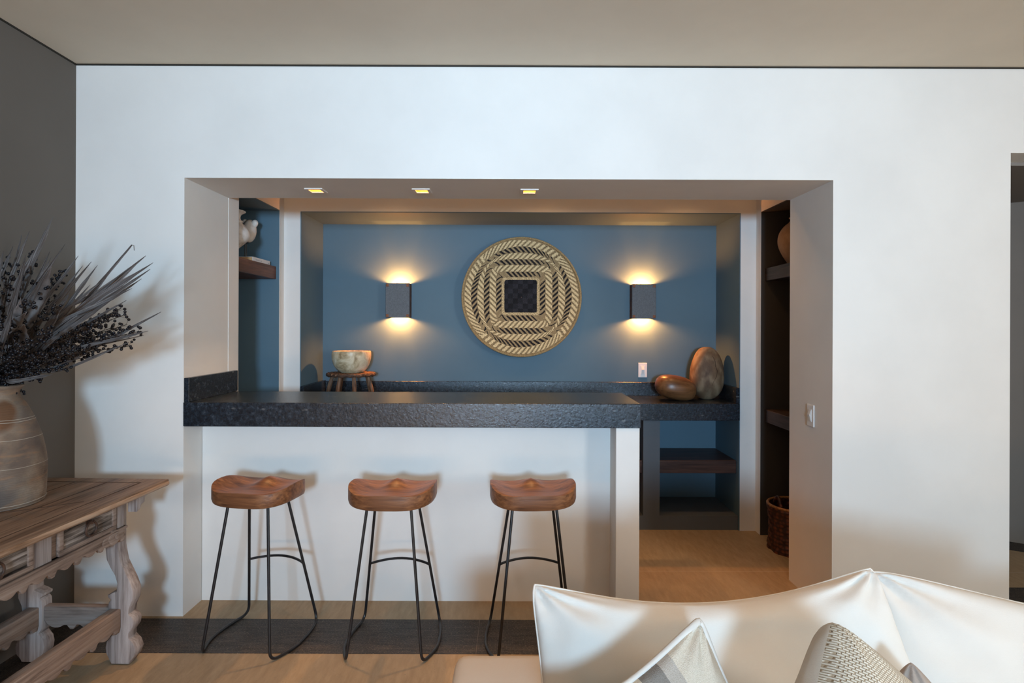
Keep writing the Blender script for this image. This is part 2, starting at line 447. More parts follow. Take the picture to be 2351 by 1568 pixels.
# ------------------------------------------------------------------ front bar
t = thing('bar_counter', 'white plastered half wall and end pier carrying the long granite bar top', 'bar wall', (-0.5, 3.18, 0))
def T(o, root):
    o.parent = root; o.matrix_parent_inverse = Matrix.Translation(root.location).inverted(); return o
CT0, CT1 = 0.983, 1.108
b = NB(); box(b, OX0 + 0.002, 0.537, 3.18, 3.36, 0, CT0); T(mk('front_panel', b, M['white']), t)
b = NB(); box(b, 0.537, 0.664 - 0.004, 3.004, 3.36, 0, CT0 , 0.003, 1); T(mk('end_pier', b, M['white']), t)
t = thing('bar_countertop', 'long black leathered granite bar top above the three stools', 'countertop', (-0.5, 3.25, CT0))
b = NB(); box(b, OX0 + 0.001, 0.664, 2.992, 3.515, CT0, CT1, 0.003, 1); T(mk('slab', b, M['granite']), t)
b = NB(); box(b, OX0 + 0.001, OX0 + 0.027, 3.0, 3.535, CT1, CT1 + 0.125, 0.002, 1); T(mk('side_splash', b, M['granite']), t)

# ------------------------------------------------------------------ back cabinet and its top
t = thing('back_cabinet', 'slate painted masonry base with open shelf bays under the rear granite counter', 'cabinet', (0.05, 4.5, 0))
b = NB()
box(b, AX0 + 0.002, AX1 - 0.002, 4.315, AY - 0.002, 0, 0.105)
for x0, x1 in ((0.975, 1.098), (-0.30, -0.18), (AX0 + 0.002, AX0 + 0.10)): box(b, x0, x1, 4.315, AY - 0.002, 0.105, 0.817)
T(mk('carcass', b, M['slate2']), t)
for x0, x1, zz in ((1.099, AX1 - 0.003, 0.462), (-0.179, 0.974, 0.462)):
    b = NB(); box(b, x0, x1, 4.345, AY - 0.004, zz - 0.048, zz + 0.048, 0.003, 1); T(mk('shelf', b, M['shelfx']), t)
t = thing('back_countertop', 'black granite rear counter inside the blue alcove', 'countertop', (0.05, 4.5, 0.817))
b = NB(); box(b, AX0 + 0.001, AX1 - 0.001, 4.285, AY - 0.001, 0.817, 0.943, 0.003, 1); T(mk('slab', b, M['granite']), t)
b = NB(); box(b, AX0 + 0.03, AX1 - 0.03, AY - 0.026, AY - 0.001, 0.943, 1.055, 0.002, 1); T(mk('backsplash', b, M['granite']), t)
for x0, x1 in ((AX0 + 0.001, AX0 + 0.028), (AX1 - 0.028, AX1 - 0.001)):
    b = NB(); box(b, x0, x1, 4.29, AY - 0.001, 0.943, 1.06, 0.002, 1); T(mk('side_splash', b, M['granite']), t)

# ------------------------------------------------------------------ niche shelves
def shelf(x0, x1, y0, y1, zt, label, th=0.092, mat='shelf'):
    b = NB(); box(b, x0, x1, y0, y1, zt - th, zt, 0.003, 1)
    tag(mk('wall_shelf', b, M[mat]), label, 'shelf')
SH = 1.937
shelf(XBL - 0.33, XBL - 0.022, YN0 + 0.007, YN1 - 0.007, SH, 'thick reddish brown wooden shelf in left niche holding white pots and book')
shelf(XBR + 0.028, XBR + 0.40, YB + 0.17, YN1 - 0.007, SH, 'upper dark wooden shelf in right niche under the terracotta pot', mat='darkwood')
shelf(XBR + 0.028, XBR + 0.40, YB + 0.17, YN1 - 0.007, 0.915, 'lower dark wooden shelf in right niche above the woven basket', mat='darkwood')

# ------------------------------------------------------------------ recessed downlights
M['trimwhite'] = simple('downlight_trim', (0.78, 0.72, 0.66), (0.80, 0.74, 0.68), 5, 0.4, 0)
M['reflect'] = simple('gold_reflector', (0.85, 0.62, 0.30), (0.9, 0.68, 0.36), 5, 0.3, 0, spec=0.5, metal=0.6)
m, tt, bb = nt('lamp_glow'); bb.inputs['Base Color'].default_value = (1, 0.8, 0.5, 1)
bb.inputs['Emission Color'].default_value = (1.0, 0.62, 0.26, 1); bb.inputs['Emission Strength'].default_value = 14
M['glow'] = m
lab = ['square recessed downlight nearest the left end of the bar soffit', 'middle square recessed downlight in the bar soffit', 'square recessed downlight rightmost in the bar soffit, above the wall basket']
for i, x in enumerate(DLX):
    t = thing('recessed_downlight', lab[i], 'ceiling light', (x, DLY, OZ), 0, 'recessed downlights in the bar soffit')
    b = NB(); o_, i_ = 0.050, 0.034
    for q in ((-o_, o_, -o_, -i_), (-o_, o_, i_, o_), (-o_, -i_, -i_, i_), (i_, o_, -i_, i_)):
        box(b, *q, -0.006, 0.0)
    mk('trim_ring', b, M['trimwhite'], t)
    b = NB(); h = 0.037; s = 0.0385; w = 0.003; zt = 0.075
    for q in ((-s, s, -s, -s + w), (-s, s, s - w, s), (-s, -s + w, -s, s), (s - w, s, -s, s)): box(b, *q, 0.001, zt)
    box(b, -s, s, -s, s, zt, zt + 0.004)
    mk('reflector', b, M['reflect'], t)
    b = NB(); lathe(b, [(0.0, 0.03), (0.014, 0.032), (0.022, 0.042), (0.022, 0.07), (0, 0.07)], 20); mk('lamp', b, M['glow'], t, True)
    l = spot('downlight', (x, DLY, OZ - 0.012), (x, DLY + 0.02, 0), (1.0, 0.56, 0.24), 40, 75, 0.7, 0.02)

# ------------------------------------------------------------------ wall sconces
M['sconce'] = simple('grey_blue_stone_face', (0.085, 0.10, 0.115), (0.125, 0.145, 0.165), 160, 0.6, 0.5, 140, 0.4)
M['copper'] = simple('rusted_copper', (0.16, 0.055, 0.022), (0.26, 0.10, 0.04), 50, 0.6, 0.3, 120, 0.4)
M['rust'] = simple('rusted_steel_housing', (0.05, 0.025, 0.016), (0.15, 0.062, 0.03), 30, 0.65, 0.3, 120, 0.3)
def sconce(x, label):
    t = thing('wall_sconce', label, 'wall light', (x, AY, 1.716), 0, 'box sconces on the blue alcove wall')
    hw, hh, d = 0.097, 0.140, 0.095
    b = NB()
    box(b, -hw + 0.002, -hw + 0.008, -d, -0.001, -hh + 0.003, hh - 0.003)
    box(b, hw - 0.008, hw - 0.002, -d, -0.001, -hh + 0.003, hh - 0.003)
    box(b, -hw + 0.008, hw - 0.008, -0.006, -0.001, -hh + 0.02, hh - 0.02)
    for s in (-1, 1):   # partial closing flanges at top and bottom
        zz = s * (hh - 0.006)
        for q in ((-hw + 0.008, -0.066), (0.066, hw - 0.008)):
            box(b, q[0], q[1], -d, -0.001, zz - 0.003, zz + 0.003)
    mk('housing', b, M['rust'], t)
    b = NB(); box(b, -hw, hw, -d - 0.014, -d, -hh, hh, 0.003, 1); mk('face_plate', b, M['sconce'], t)
    for sx in (-1, 1):
        for sz in (-1, 1):
            b = NB(); cx, cz = sx * (hw - 0.015), sz * (hh - 0.017)
            box(b, cx - 0.011, cx + 0.011, -d - 0.0175, -d - 0.013, cz - 0.011, cz + 0.011, 0.002, 1)
            mk('corner_clip', b, M['copper'], t)
    for s in (-1, 1):
        b = NB(); bmesh.ops.create_uvsphere(b, u_segments=14, v_segments=10, radius=0.013)
        for v in b.verts: v.co += Vector((0, -0.045, s * 0.065))
        mk('bulb', b, M['glow'], t, True)
        d_ = bpy.data.lights.new('sconce_light', 'POINT'); d_.color = (1.0, 0.35, 0.085); d_.energy = 24.0; d_.shadow_soft_size = 0.014
        o = bpy.data.objects.new('sconce_light', d_); C.objects.link(o); o.location = (x, AY - 0.062, 1.716 + s * 0.112)
    return t
sconce(-0.932, 'lit stone faced box sconce left of the round woven basket')
sconce(1.062, 'lit stone faced box sconce right of the round woven basket')

# ------------------------------------------------------------------ switches
def switch(loc, rz, label):
    t = thing('light_switch', label, 'light switch', loc, rz)
    b = NB(); box(b, -0.036, 0.036, -0.007, 0, -0.06, 0.06, 0.003, 2); mk('cover_plate', b, M['plastic'], t)
    b = NB(); box(b, -0.017, 0.017, -0.0095, -0.006, -0.034, 0.034, 0.001, 1); mk('switch_frame', b, M['plastic'], t)
    b = NB(); prism(b, [(-0.0095, -0.03), (-0.0095, 0.03), (-0.016, 0.004), (-0.0105, -0.03)], 'X', -0.011, 0.011)
    mk('rocker', b, simple('rocker_grey', (0.72, 0.72, 0.71), (0.76, 0.76, 0.75), 5, 0.3, 0), t)
    return t
switch((1.076, AY, 1.152), 0, 'white rocker switch on the blue alcove wall under the right sconce')
switch((OX1, 3.212, 1.02), R(-90), 'white rocker switch on the right side reveal of the bar opening')

# ------------------------------------------------------------------ stools
def make_stool():
    t = thing('bar_stool', '', 'bar stool')
    # saddle seat
    a, bb_ = 0.202, 0.150; n = 56; rings = 16
    def outl(th):
        c, s = cos(th), sin(th)
        x = a * math.copysign(abs(c) ** (2 / 3.1), c); y = bb_ * math.copysign(abs(s) ** (2 / 2.9), s)
        y -= 0.012 * (1 - (x / a) ** 2) * (1 if s < 0 else -0.4)
        return x, y
    def top(x, y):
        u = x / a; w = y / bb_
        z = 0.730 + 0.040 * abs(u) ** 3.4 * (1 - 0.30 * w * w) + 0.012 * max(0, -w) ** 4 * (1 - abs(u) ** 2)
        z += 0.031 * math.exp(-(x / 0.044) ** 2) * math.exp(-((w - 0.50) / 0.42) ** 2) - 0.006 * math.exp(-((abs(u) - 0.45) / 0.2) ** 2) * math.exp(-(w / 0.7) ** 2)
        z += 0.004 * max(0, w) ** 4
        return z
    def bot(x, y): return 0.670 + 0.016 * abs(x / a) ** 4
    b = NB()
    tv = [[b.verts.new((0, 0, top(0, 0)))]]; bv = [[b.verts.new((0, 0, bot(0, 0)))]]
    for i in range(1, rings + 1):
        r = i / rings
        rt = []; rb = []
        for k in range(n):
            x, y = outl(2 * pi * k / n)
            rt.append(b.verts.new((x * r, y * r, top(x * r, y * r) - (0.004 if i == rings else 0))))
            rb.append(b.verts.new((x * r * 0.985, y * r * 0.985, bot(x * r, y * r) + (0.004 if i == rings else 0))))
        tv.append(rt); bv.append(rb)
    for L, fl in ((tv, False), (bv, True)):
        for k in range(n):
            f = (L[0][0], L[1][k], L[1][(k + 1) % n]); b.faces.new(f[::-1] if fl else f)
        for i in range(1, rings):
            for k in range(n):
                f = (L[i][k], L[i + 1][k], L[i + 1][(k + 1) % n], L[i][(k + 1) % n]); b.faces.new(f[::-1] if fl else f)
    mid = []
    for fr in (0.15, 0.5, 0.85):
        ring = []
        for k in range(n):
            x, y = outl(2 * pi * k / n); s = 1.004
            zt, zb = top(x, y), bot(x, y)
            ring.append(b.verts.new((x * s, y * s, zt - 0.008 + (zb + 0.008 - zt + 0.008) * fr)))
        mid.append(ring)
    seq = [tv[-1]] + mid + [bv[-1]]
    for A, B in zip(seq, seq[1:]):
        for k in range(n): b.faces.new((A[k], B[k], B[(k + 1) % n], A[(k + 1) % n]))
    mk('seat', b, M['seat'], t, True, 50)
    r = 0.0068
    for s in (-1, 1):
        path = [(s * 0.100, -0.085, 0.682), (s * 0.168, -0.178, 0.0075), (s * 0.226, -0.045, 0.0075), (s * 0.196, 0.212, 0.0075), (s * 0.155, 0.150, 0.34), (s * 0.100, 0.068, 0.682)]
        path = [(s * 0.100, -0.085, 0.682), (s * 0.170, -0.175, r), (s * 0.222, -0.05, r), (s * 0.215, 0.10, r), (s * 0.192, 0.205, r), (s * 0.100, 0.070, 0.682)]
        pts = fillet(path, [0.045, 0.12, 0.08, 0.075], 8)
        b = NB(); tube(b, pts, r, 10); mk('side_frame', b, M['black'], t, True)
    # footrest between the rear legs
    def rear(s, z):
        k = (0.682 - z) / 0.674
        return Vector((s * (0.100 + 0.092 * k), 0.070 + 0.135 * k, z))
    A, B = rear(-1, 0.315), rear(1, 0.315)
    pts = [A + (B - A) * q + Vector((0, 0.055 * sin(pi * q) ** 0.8, 0.008 * sin(pi * q))) for q in [k / 14 for k in range(15)]]
    b = NB(); tube(b, pts, r * 0.9, 10); mk('footrest', b, M['black'], t, True)
    b = NB()
    box(b, -0.106, -0.088, -0.098, 0.083, 0.668, 0.6735); box(b, 0.088, 0.106, -0.098, 0.083, 0.668, 0.6735); box(b, -0.088, 0.088, -0.012, 0.008, 0.668, 0.6735)
    mk('seat_bracket', b, M['black'], t)
    return t
s0 = make_stool()
GS = 'wooden saddle stools along the bar'
for i, (x, y, rz, lb) in enumerate([
        (-1.213, 2.785, R(-10), 'black rod legged stool with brown saddle seat at the left end of the bar'),
        (-0.563, 2.755, R(-1.5), 'middle of the three wooden saddle seat bar stools'),
        (0.098, 2.765, R(4), 'bar stool with brown saddle seat partly hidden behind the white sofa cushion')]):
    s = s0 if i == 0 else dup(s0)
    s.location = (x, y, 0.0015); s.rotation_euler = (0, 0, rz); s['label'] = lb; s['group'] = GS

# ------------------------------------------------------------------ old side table
TX, TY = -1.735, 2.60
table = thing('side_table', 'weathered carved wooden side table against the left wall holding the clay jar', 'table', (TX, TY, 0), R(-1.6))
TH = 0.782
def TB(x): return x - TX
S = 518.3
right = [(274,1180),(274,1262),(281,1298),(291,1318),(302,1340),(310,1362),(309,1384),(301,1402),(299,1416),(308,1424),(312,1434),(310,1446),(300,1461),(300,1472),(312,1484),(317,1500),(313,1514),(303,1526),(300,1532)]
left = [(247,1180),(244,1264),(247,1291),(256,1310),(267,1328),(272,1346),(271,1364),(262,1367),(250,1373),(250,1378),(257,1384),(252,1390),(251,1403),(252,1455),(259,1466),(248,1480),(245,1494),(247,1508),(255,1524),(259,1532)]
def q(p): return ((p[0] - 1177) / S + 0.0, max(0.0, 1.5 - (p[1] - 752) / S * 0.9945 ) )
out = [q(p) for p in left] + [q(p) for p in right[::-1]]
zmin = min(z for _, z in out)
out = [(x, max(0.0, z)) for x, z in out]
XC = -1.935
# extend the top up to the frame
for ends, (ya, yb) in enumerate(((2.565, 2.625), (1.30, 1.36))):
    for mir in (0, 1):
        pts = [((2 * XC - x) if mir else x, z) for x, z in out]
        pts = [(TB(x), z if z < 0.67 else 0.752) for x, z in pts]
        b = NB(); prism(b, pts, 'Y', ya - TY, yb - TY, 0.007)
        mk('leg', b, M['oldz'], table, True, 40)
XF = TB(-1.728); XB = TB(2 * XC + 1.728); Y0 = 1.30 - TY; Y1 = 2.625 - TY
# table top with frame boards
b = NB()
xa, xb, ya, yb = TB(-2.212), TB(-1.618), 1.16 - TY, 2.735 - TY
nseg = 60
def edge(b_, x0, x1, y0, y1):
    box(b_, x0, x1, y0, y1, 0.752, TH, 0.006, 3)
edge(b, xa, xb, ya, yb)
for v in b.verts:
    if v.co.z > 0.765: v.co.z += 0.0015 * mnoise.noise(v.co * 9)
mk('tabletop', b, M['oldtop'], table, True, 40)
M['groove'] = simple('dark_joint', (0.035, 0.02, 0.012), (0.06, 0.035, 0.022), 20, 0.8, 0)
b = NB()
box(b, xa + 0.06, xb - 0.085, yb - 0.075, yb - 0.071, TH - 0.003, TH + 0.0012)
box(b, xb - 0.090, xb - 0.087, ya + 0.07, yb - 0.075, TH - 0.003, TH + 0.0012)
box(b, xa + 0.20, xa + 0.203, ya + 0.07, yb - 0.075, TH - 0.003, TH + 0.0012)
box(b, xa + 0.35, xa + 0.353, ya + 0.07, yb - 0.075, TH - 0.003, TH + 0.0012)
box(b, xa + 0.10, xb - 0.08, -0.36, -0.356, TH - 0.003, TH + 0.0012, rot=Matrix.Rotation(R(38), 3, 'Z'))
mk('board_joints', b, M['groove'], table)
# moulded worn edge
b = NB()
pts = [(xb - 0.004, y, 0.765 + 0.002 * mnoise.noise(Vector((y * 14, 0, 3)))) for y in [ya + 0.01 + (yb - ya - 0.02) * k / 40 for k in range(41)]]
tube(b, pts, 0.0115, 10)
tube(b, [(xa + 0.01 + (xb - xa - 0.02) * k / 20, yb - 0.004, 0.765) for k in range(21)], 0.0115, 10)
mk('edge_moulding', b, M['wornedge'], table, True)
# apron carcass
b = NB()
box(b, XF - 0.030, XF - 0.012, Y0 + 0.05, Y1 - 0.055, 0.60, 0.752)
box(b, XB + 0.004, XB + 0.024, Y0 + 0.05, Y1 - 0.055, 0.60, 0.752)
box(b, XB + 0.03, XF - 0.03, Y1 - 0.045, Y1 - 0.02, 0.60, 0.752); box(b, XB + 0.03, XF - 0.03, Y0 + 0.02, Y0 + 0.045, 0.60, 0.752)
mk('apron', b, M['oldy'], table)
# stiles between drawers
DC = [2.38, 1.955, 1.53]; dw = 0.30
for yc in (2.155, 1.74, 1.345 + 0.0, 2.565):
    w = 0.040 if yc > 1.4 and yc < 2.4 else 0.02
    b = NB(); box(b, XF - 0.014, XF + 0.0, yc - w - TY, yc + w - TY, 0.607, 0.748, 0.002, 1); mk('stile', b, M['oldz'], table)
def ring(bm, c, ra, rb, ax, n=24, m=8, a0=0, a1=2 * pi):
    pts = [Vector(c) + Vector((0, ra * sin(a0 + (a1 - a0) * k / n), ra * cos(a0 + (a1 - a0) * k / n))) for k in range(n + 1)]
    tube(bm, pts, rb, m)
for yc in DC:
    y = yc - TY; y0_, y1_ = y - 0.155, y + 0.155; z0_, z1_ = 0.612, 0.735
    b = NB(); box(b, XF - 0.012, XF - 0.003, y0_ + 0.02, y1_ - 0.02, z0_ + 0.018, z1_ - 0.014, 0.002, 1)
    d = mk('drawer', b, M['drawer'], table)
    b = NB()   # moulded frame around the panel
    for (u0, u1, v0, v1) in ((y0_, y1_, z0_, z0_ + 0.02), (y0_, y1_, z1_ - 0.016, z1_), (y0_, y0_ + 0.022, z0_ + 0.02, z1_ - 0.016), (y1_ - 0.022, y1_, z0_ + 0.02, z1_ - 0.016)):
        box(b, XF - 0.010, XF + 0.004, u0, u1, v0, v1, 0.004, 2)
    mk('drawer_moulding', b, M['oldy'], d, True, 40)
    b = NB(); c = (XF + 0.010, y, 0.668)
    ring(b, c, 0.029, 0.0045, 'X', a0=0.25, a1=2 * pi - 0.25)
    tube(b, [(XF - 0.004, y, 0.698), (XF + 0.014, y, 0.698)], 0.006, 10)
    tube(b, [(XF - 0.003, y, 0.698), (XF - 0.0005, y, 0.698)], 0.016, 10)
    tube(b, [(XF + 0.010, y - 0.012, 0.696), (XF + 0.013, y, 0.692), (XF + 0.010, y + 0.012, 0.696)], 0.0055, 8)
    mk('ring_pull', b, M['iron'], d, True)
# scalloped skirts
def scallop(length, top, flat, depth, pitch, a0, lobes=None, n=10):
    """outline in (t, z): straight top, lobed bottom"""
    pts = [(a0, top), (a0 + length, top)]
    k = max(1, round(length / pitch)); p = length / k
    for i in range(k - 1, -1, -1):
        for j in range(n, 0, -1):
            u = j / n
            # rising ogee followed by a small bead
            z = flat - depth * (0.95 * sin(pi * (0.06 + 0.80 * (u / 0.66))) if u < 0.66 else (0.30 + 0.85 * sin(pi * min(1, (u - 0.66) / 0.34 * 0.92))))
            pts.append((a0 + (i + u) * p, z))
    pts.append((a0, flat))
    return pts
b = NB(); prism(b, scallop(Y1 - Y0 - 0.07, 0.612, 0.585, 0.036, 0.128, Y0 + 0.035), 'X', XF - 0.014, XF + 0.006, 0.003); mk('front_skirt', b, M['oldy'], table, True, 40)
b = NB(); box(b, XF - 0.02, XF + 0.012, Y0 + 0.03, Y1 - 0.03, 0.600, 0.612, 0.004, 2); mk('skirt_moulding', b, M['oldy'], table, True)
b = NB(); prism(b, scallop(Y1 - Y0 - 0.07, 0.612, 0.585, 0.036, 0.128, Y0 + 0.035), 'X', XB + 0.004, XB + 0.02, 0.003); mk('rear_skirt', b, M['oldy'], table, True, 40)
for yy in (Y1 - 0.044, Y0 + 0.024):
    b = NB(); prism(b, scallop(XF - XB - 0.06, 0.612, 0.585, 0.036, 0.12, XB + 0.03), 'Y', yy, yy + 0.02, 0.003); mk('end_skirt', b, M['oldx'], table, True, 40)
# scroll bracket at the corner of the skirt and under the overhang
for yy, sg in ((Y1 - 0.065, -1), (Y0 + 0.065, 1)):
    b = NB()
    pts = []
    for k in range(20):
        a = 2 * pi * k / 20
        pts.append((yy + sg * 0.035 + 0.048 * cos(a), 0.585 + (0.030 + 0.006 * cos(3 * a)) * sin(a)))
    prism(b, pts, 'X', XF - 0.01, XF + 0.012, 0.004)
    pts = [(yy + sg * 0.085 + 0.030 * cos(2 * pi * k / 16), 0.578 + 0.022 * sin(2 * pi * k / 16)) for k in range(16)]
    prism(b, pts, 'X', XF - 0.01, XF + 0.009, 0.004)
    pts = [(yy + sg * 0.035 + 0.012 * cos(2 * pi * k / 12), 0.585 + 0.012 * sin(2 * pi * k / 12)) for k in range(12)]
    prism(b, pts, 'X', XF + 0.01, XF + 0.017, 0.003)
    mk('scroll_bracket', b, M['oldy'], table, True, 40)
for s, y_ in ((1, Y1), (-1, Y0)):
    for xx in (XF - 0.012, XB - 0.03):
        b = NB()
        prof = [(y_, 0.752), (y_ + s * 0.098, 0.752), (y_ + s * 0.100, 0.738), (y_ + s * 0.080, 0.732), (y_ + s * 0.078, 0.718), (y_ + s * 0.055, 0.712), (y_ + s * 0.052, 0.692), (y_ + s * 0.028, 0.684), (y_ + s * 0.022, 0.668), (y_, 0.660)]
        prism(b, prof, 'X', xx, xx + 0.045, 0.004); mk('corbel', b, M['oldz'], table, True, 40)
# stretchers
def stretch(axis, a0, a1, c0, c1, mat):
    b = NB(); prism(b, scallop(a1 - a0, 0.250, 0.188, 0.036, 0.128, a0), axis, c0, c1, 0.004); mk('stretcher', b, mat, table, True, 40)
stretch('X', Y0 + 0.06, Y1 - 0.062, TB(-1.775), TB(-1.725), M['oldy'])
stretch('X', Y0 + 0.06, Y1 - 0.062, TB(2 * XC + 1.725), TB(2 * XC + 1.775), M['oldy'])
stretch('Y', TB(2 * XC + 1.787), TB(-1.787), 2.575 - TY, 2.612 - TY, M['oldx'])
stretch('Y', TB(2 * XC + 1.787), TB(-1.787), 1.31 - TY, 1.347 - TY, M['oldx'])

# ------------------------------------------------------------------ clay jar on the table
m, tt, bb = nt('aged_clay')
v = coords(tt)
f = noise(tt, v, 7, 6, 0.6); g = noise(tt, coords(tt, (2, 2, 9)), 3, 5, 0.65, 0.4); h = noise(tt, v, 2.6, 3)
c = ramp(tt, f, [(0.3, (0.10, 0.062, 0.040)), (0.5, (0.24, 0.172, 0.118)), (0.72, (0.42, 0.34, 0.255))])
c = mixc(tt, ramp(tt, h, [(0.42, (0, 0, 0)), (0.62, (1, 1, 1))]), c, (0.095, 0.075, 0.065))
c = mixc(tt, ramp(tt, g, [(0.52, (0, 0, 0)), (0.75, (1, 1, 1))]), c, (0.27, 0.155, 0.085))
mp = N(tt, 'ShaderNodeMapping'); mp.inputs['Location'].default_value = (-0.090 / 0.030, 0.075 / 0.045, -0.375 / 0.075); mp.inputs['Scale'].default_value = (1 / 0.030, 1 / 0.045, 1 / 0.075)
tt.links.new(v, mp.inputs[0]); ln = N(tt, 'ShaderNodeVectorMath', operation='LENGTH'); tt.links.new(mp.outputs[0], ln.inputs[0])
ad = N(tt, 'ShaderNodeMath', operation='MULTIPLY_ADD'); tt.links.new(f, ad.inputs[0]); ad.inputs[1].default_value = -1.6; tt.links.new(ln.outputs['Value'], ad.inputs[2])
c = mixc(tt, ramp(tt, ad.outputs[0], [(0.0, (1, 1, 1)), (0.45, (0, 0, 0))]), c, (0.13, 0.062, 0.028))
tt.links.new(c, bb.inputs['Base Color']); bb.inputs['Roughness'].default_value = 0.8
wv = N(tt, 'ShaderNodeTexWave'); wv.bands_direction = 'Z'; wv.inputs['Scale'].default_value = 34; wv.inputs['Distortion'].default_value = 7; wv.inputs['Detail'].default_value = 3
tt.links.new(v, wv.inputs[0]); bump(tt, bb, wv.outputs['Fac'], 0.16, 0.003)
M['clay'] = m
JX, JY, JZ = -2.079, 2.335, TH + 0.001
jar = thing('clay_jar', 'large weathered tan clay jar on the carved wooden side table', 'jar', (JX, JY, JZ))
prof = [(0, 0), (0.140, 0), (0.153, 0.006), (0.157, 0.02), (0.160, 0.08), (0.161, 0.16), (0.153, 0.22), (0.140, 0.28), (0.122, 0.335), (0.108, 0.370), (0.097, 0.395), (0.086, 0.412), (0.078, 0.425), (0.074, 0.440), (0.076, 0.455), (0.085, 0.468), (0.087, 0.476), (0.074, 0.480), (0.066, 0.470), (0.062, 0.45), (0.062, 0.40), (0.08, 0.36), (0.0, 0.34)]
prof = [(r_ * 1.02, z_ * 1.0) for r_, z_ in prof]
b = NB(); lathe(b, smoothprof(prof[:18], 3) + prof[18:], 56, wob=0.010); mk('jar_body', b, M['clay'], jar, True, 60)
b = NB()
for zz, rr in ((0.268, 0.1432), (0.345, 0.1182), (0.336, 0.1216), (0.160, 0.1608), (0.016, 0.158)):
    rr_ = rr * 1.022
    pts = [(rr_ * cos(2 * pi * k / 48), rr_ * sin(2 * pi * k / 48), zz + 0.001 * sin(k * 0.8)) for k in range(49)]
    tube(b, pts, 0.0011, 6, False)
mk('incised_line', b, simple('pale_clay_line', (0.38, 0.33, 0.27), (0.44, 0.39, 0.33)), jar, True)

# ------------------------------------------------------------------ dried bouquet
m, tt, bb = nt('dried_leaf')
v = coords(tt, (2.2, 7, 1), kind='UV'); f = noise(tt, v, 1.6, 5, 0.7, 0.3); g = noise(tt, coords(tt, (9, 1.2, 1), kind='UV'), 1.3, 3)
c = ramp(tt, f, [(0.30, (0.018, 0.016, 0.017)), (0.47, (0.075, 0.068, 0.068)), (0.68, (0.42, 0.40, 0.40))])  # palest stop paints the leaf highlights into the colour
c = mixc(tt, ramp(tt, g, [(0.45, (0, 0, 0)), (0.75, (1, 1, 1))]), c, (0.085, 0.06, 0.045)); tt.links.new(c, bb.inputs['Base Color'])
bb.inputs['Roughness'].default_value = 0.55; bump(tt, bb, f, 0.9, 0.004); M['leaf'] = m
M['palel'] = simple('pale_dried_leaf', (0.10, 0.085, 0.08), (0.24, 0.215, 0.205), 14, 0.6, 0.4, 60)
M['stem'] = simple('dark_stem', (0.02, 0.015, 0.013), (0.06, 0.045, 0.035), 30, 0.7, 0.2)
M['berry'] = simple('black_berry', (0.003, 0.003, 0.005), (0.008, 0.008, 0.011), 30, 0.36, 0.15, 90, 0.35)
bq = thing('dried_bouquet', 'dried arrangement of grey strap leaves and black berry sprigs in the clay jar', 'dried plants', (JX, JY, JZ + 0.40))
O = Vector((JX, JY, JZ + 0.40))
def leaf(tip, width, mat, sag=0.03, twist=0.6, start=None, fold=0.35, hook=0):
    rnd = random
    st = start if start is not None else Vector((rnd.uniform(-0.028, 0.028), rnd.uniform(-0.028, 0.028), 0.0))
    tp = tip - O
    mouth = Vector((st.x * 1.2 + tp.x * 0.03, st.y * 1.2 + tp.y * 0.03, 0.085))
    L = (tp - mouth).length
    c1 = mouth + Vector((tp.x * 0.15, tp.y * 0.15, 0.25 * L)) * 0.9
    side = Vector((rnd.uniform(-1, 1), rnd.uniform(-1, 1), rnd.uniform(-1, 1))) * 0.03
    mid = mouth.lerp(tp, 0.5) + Vector((0, 0, sag)) + side
    pts = cat([st, mouth, mouth.lerp(tp, 0.25) + Vector((0, 0, sag * 0.8)), mid, mouth.lerp(tp, 0.8) + Vector((0, 0, sag * 0.4)) + side * 0.4, tp], 7)
    if hook:
        d = (pts[-1] - pts[-4]).normalized(); e = pts[-1]
        pts += [e + d * 0.012 + Vector((0, 0, -0.012)), e + d * 0.014 + Vector((0, 0, -0.035))]
    n = len(pts); b = NB(); rows = []
    ph = rnd.uniform(0, 6.28); uvl = b.loops.layers.uv.new('UVMap'); ou = rnd.uniform(0, 50)
    for i, p in enumerate(pts):
        u = i / (n - 1)
        t_ = (pts[min(i + 1, n - 1)] - pts[max(i - 1, 0)]).normalized()
        ref = Vector((0.25, -1.0, 0.2)).normalized()      # flat side roughly towards the room
        s = t_.cross(ref).normalized()
        s = Matrix.Rotation(ph * 0.12 + twist * (u - 0.5) * 1.5, 3, t_) @ s
        nn = s.cross(t_)
        w = width * (0.35 + 0.65 * min(1, u / 0.45)) * (1 - max(0, (u - 0.72) / 0.28) ** 1.4) + 0.0006
        w *= 1 + 0.16 * sin(u * 23 + ph) + 0.10 * sin(u * 51 + ph * 2)
        fd = fold * (0.6 + 0.5 * sin(u * 4 + ph))
        rows.append([b.verts.new(p + s * w + nn * w * fd), b.verts.new(p + s * w * 0.45 + nn * w * fd * 0.25), b.verts.new(p - nn * 0.0012), b.verts.new(p - s * w * 0.45 + nn * w * fd * 0.25), b.verts.new(p - s * w + nn * w * fd)])
    for A, B in zip(rows, rows[1:]):
        i_ = rows.index(A)
        for k in range(4):
            f = b.faces.new((A[k], A[k + 1], B[k + 1], B[k]))
            for l, (du, dv) in zip(f.loops, ((0, k), (0, k + 1), (1, k + 1), (1, k))): l[uvl].uv = (ou + (i_ + du) / n, dv / 4)
    o = mk('leaf', b, mat, bq, True, 80)
    md = o.modifiers.new('s', 'SOLIDIFY'); md.thickness = 0.0012; md.offset = 0
    return o
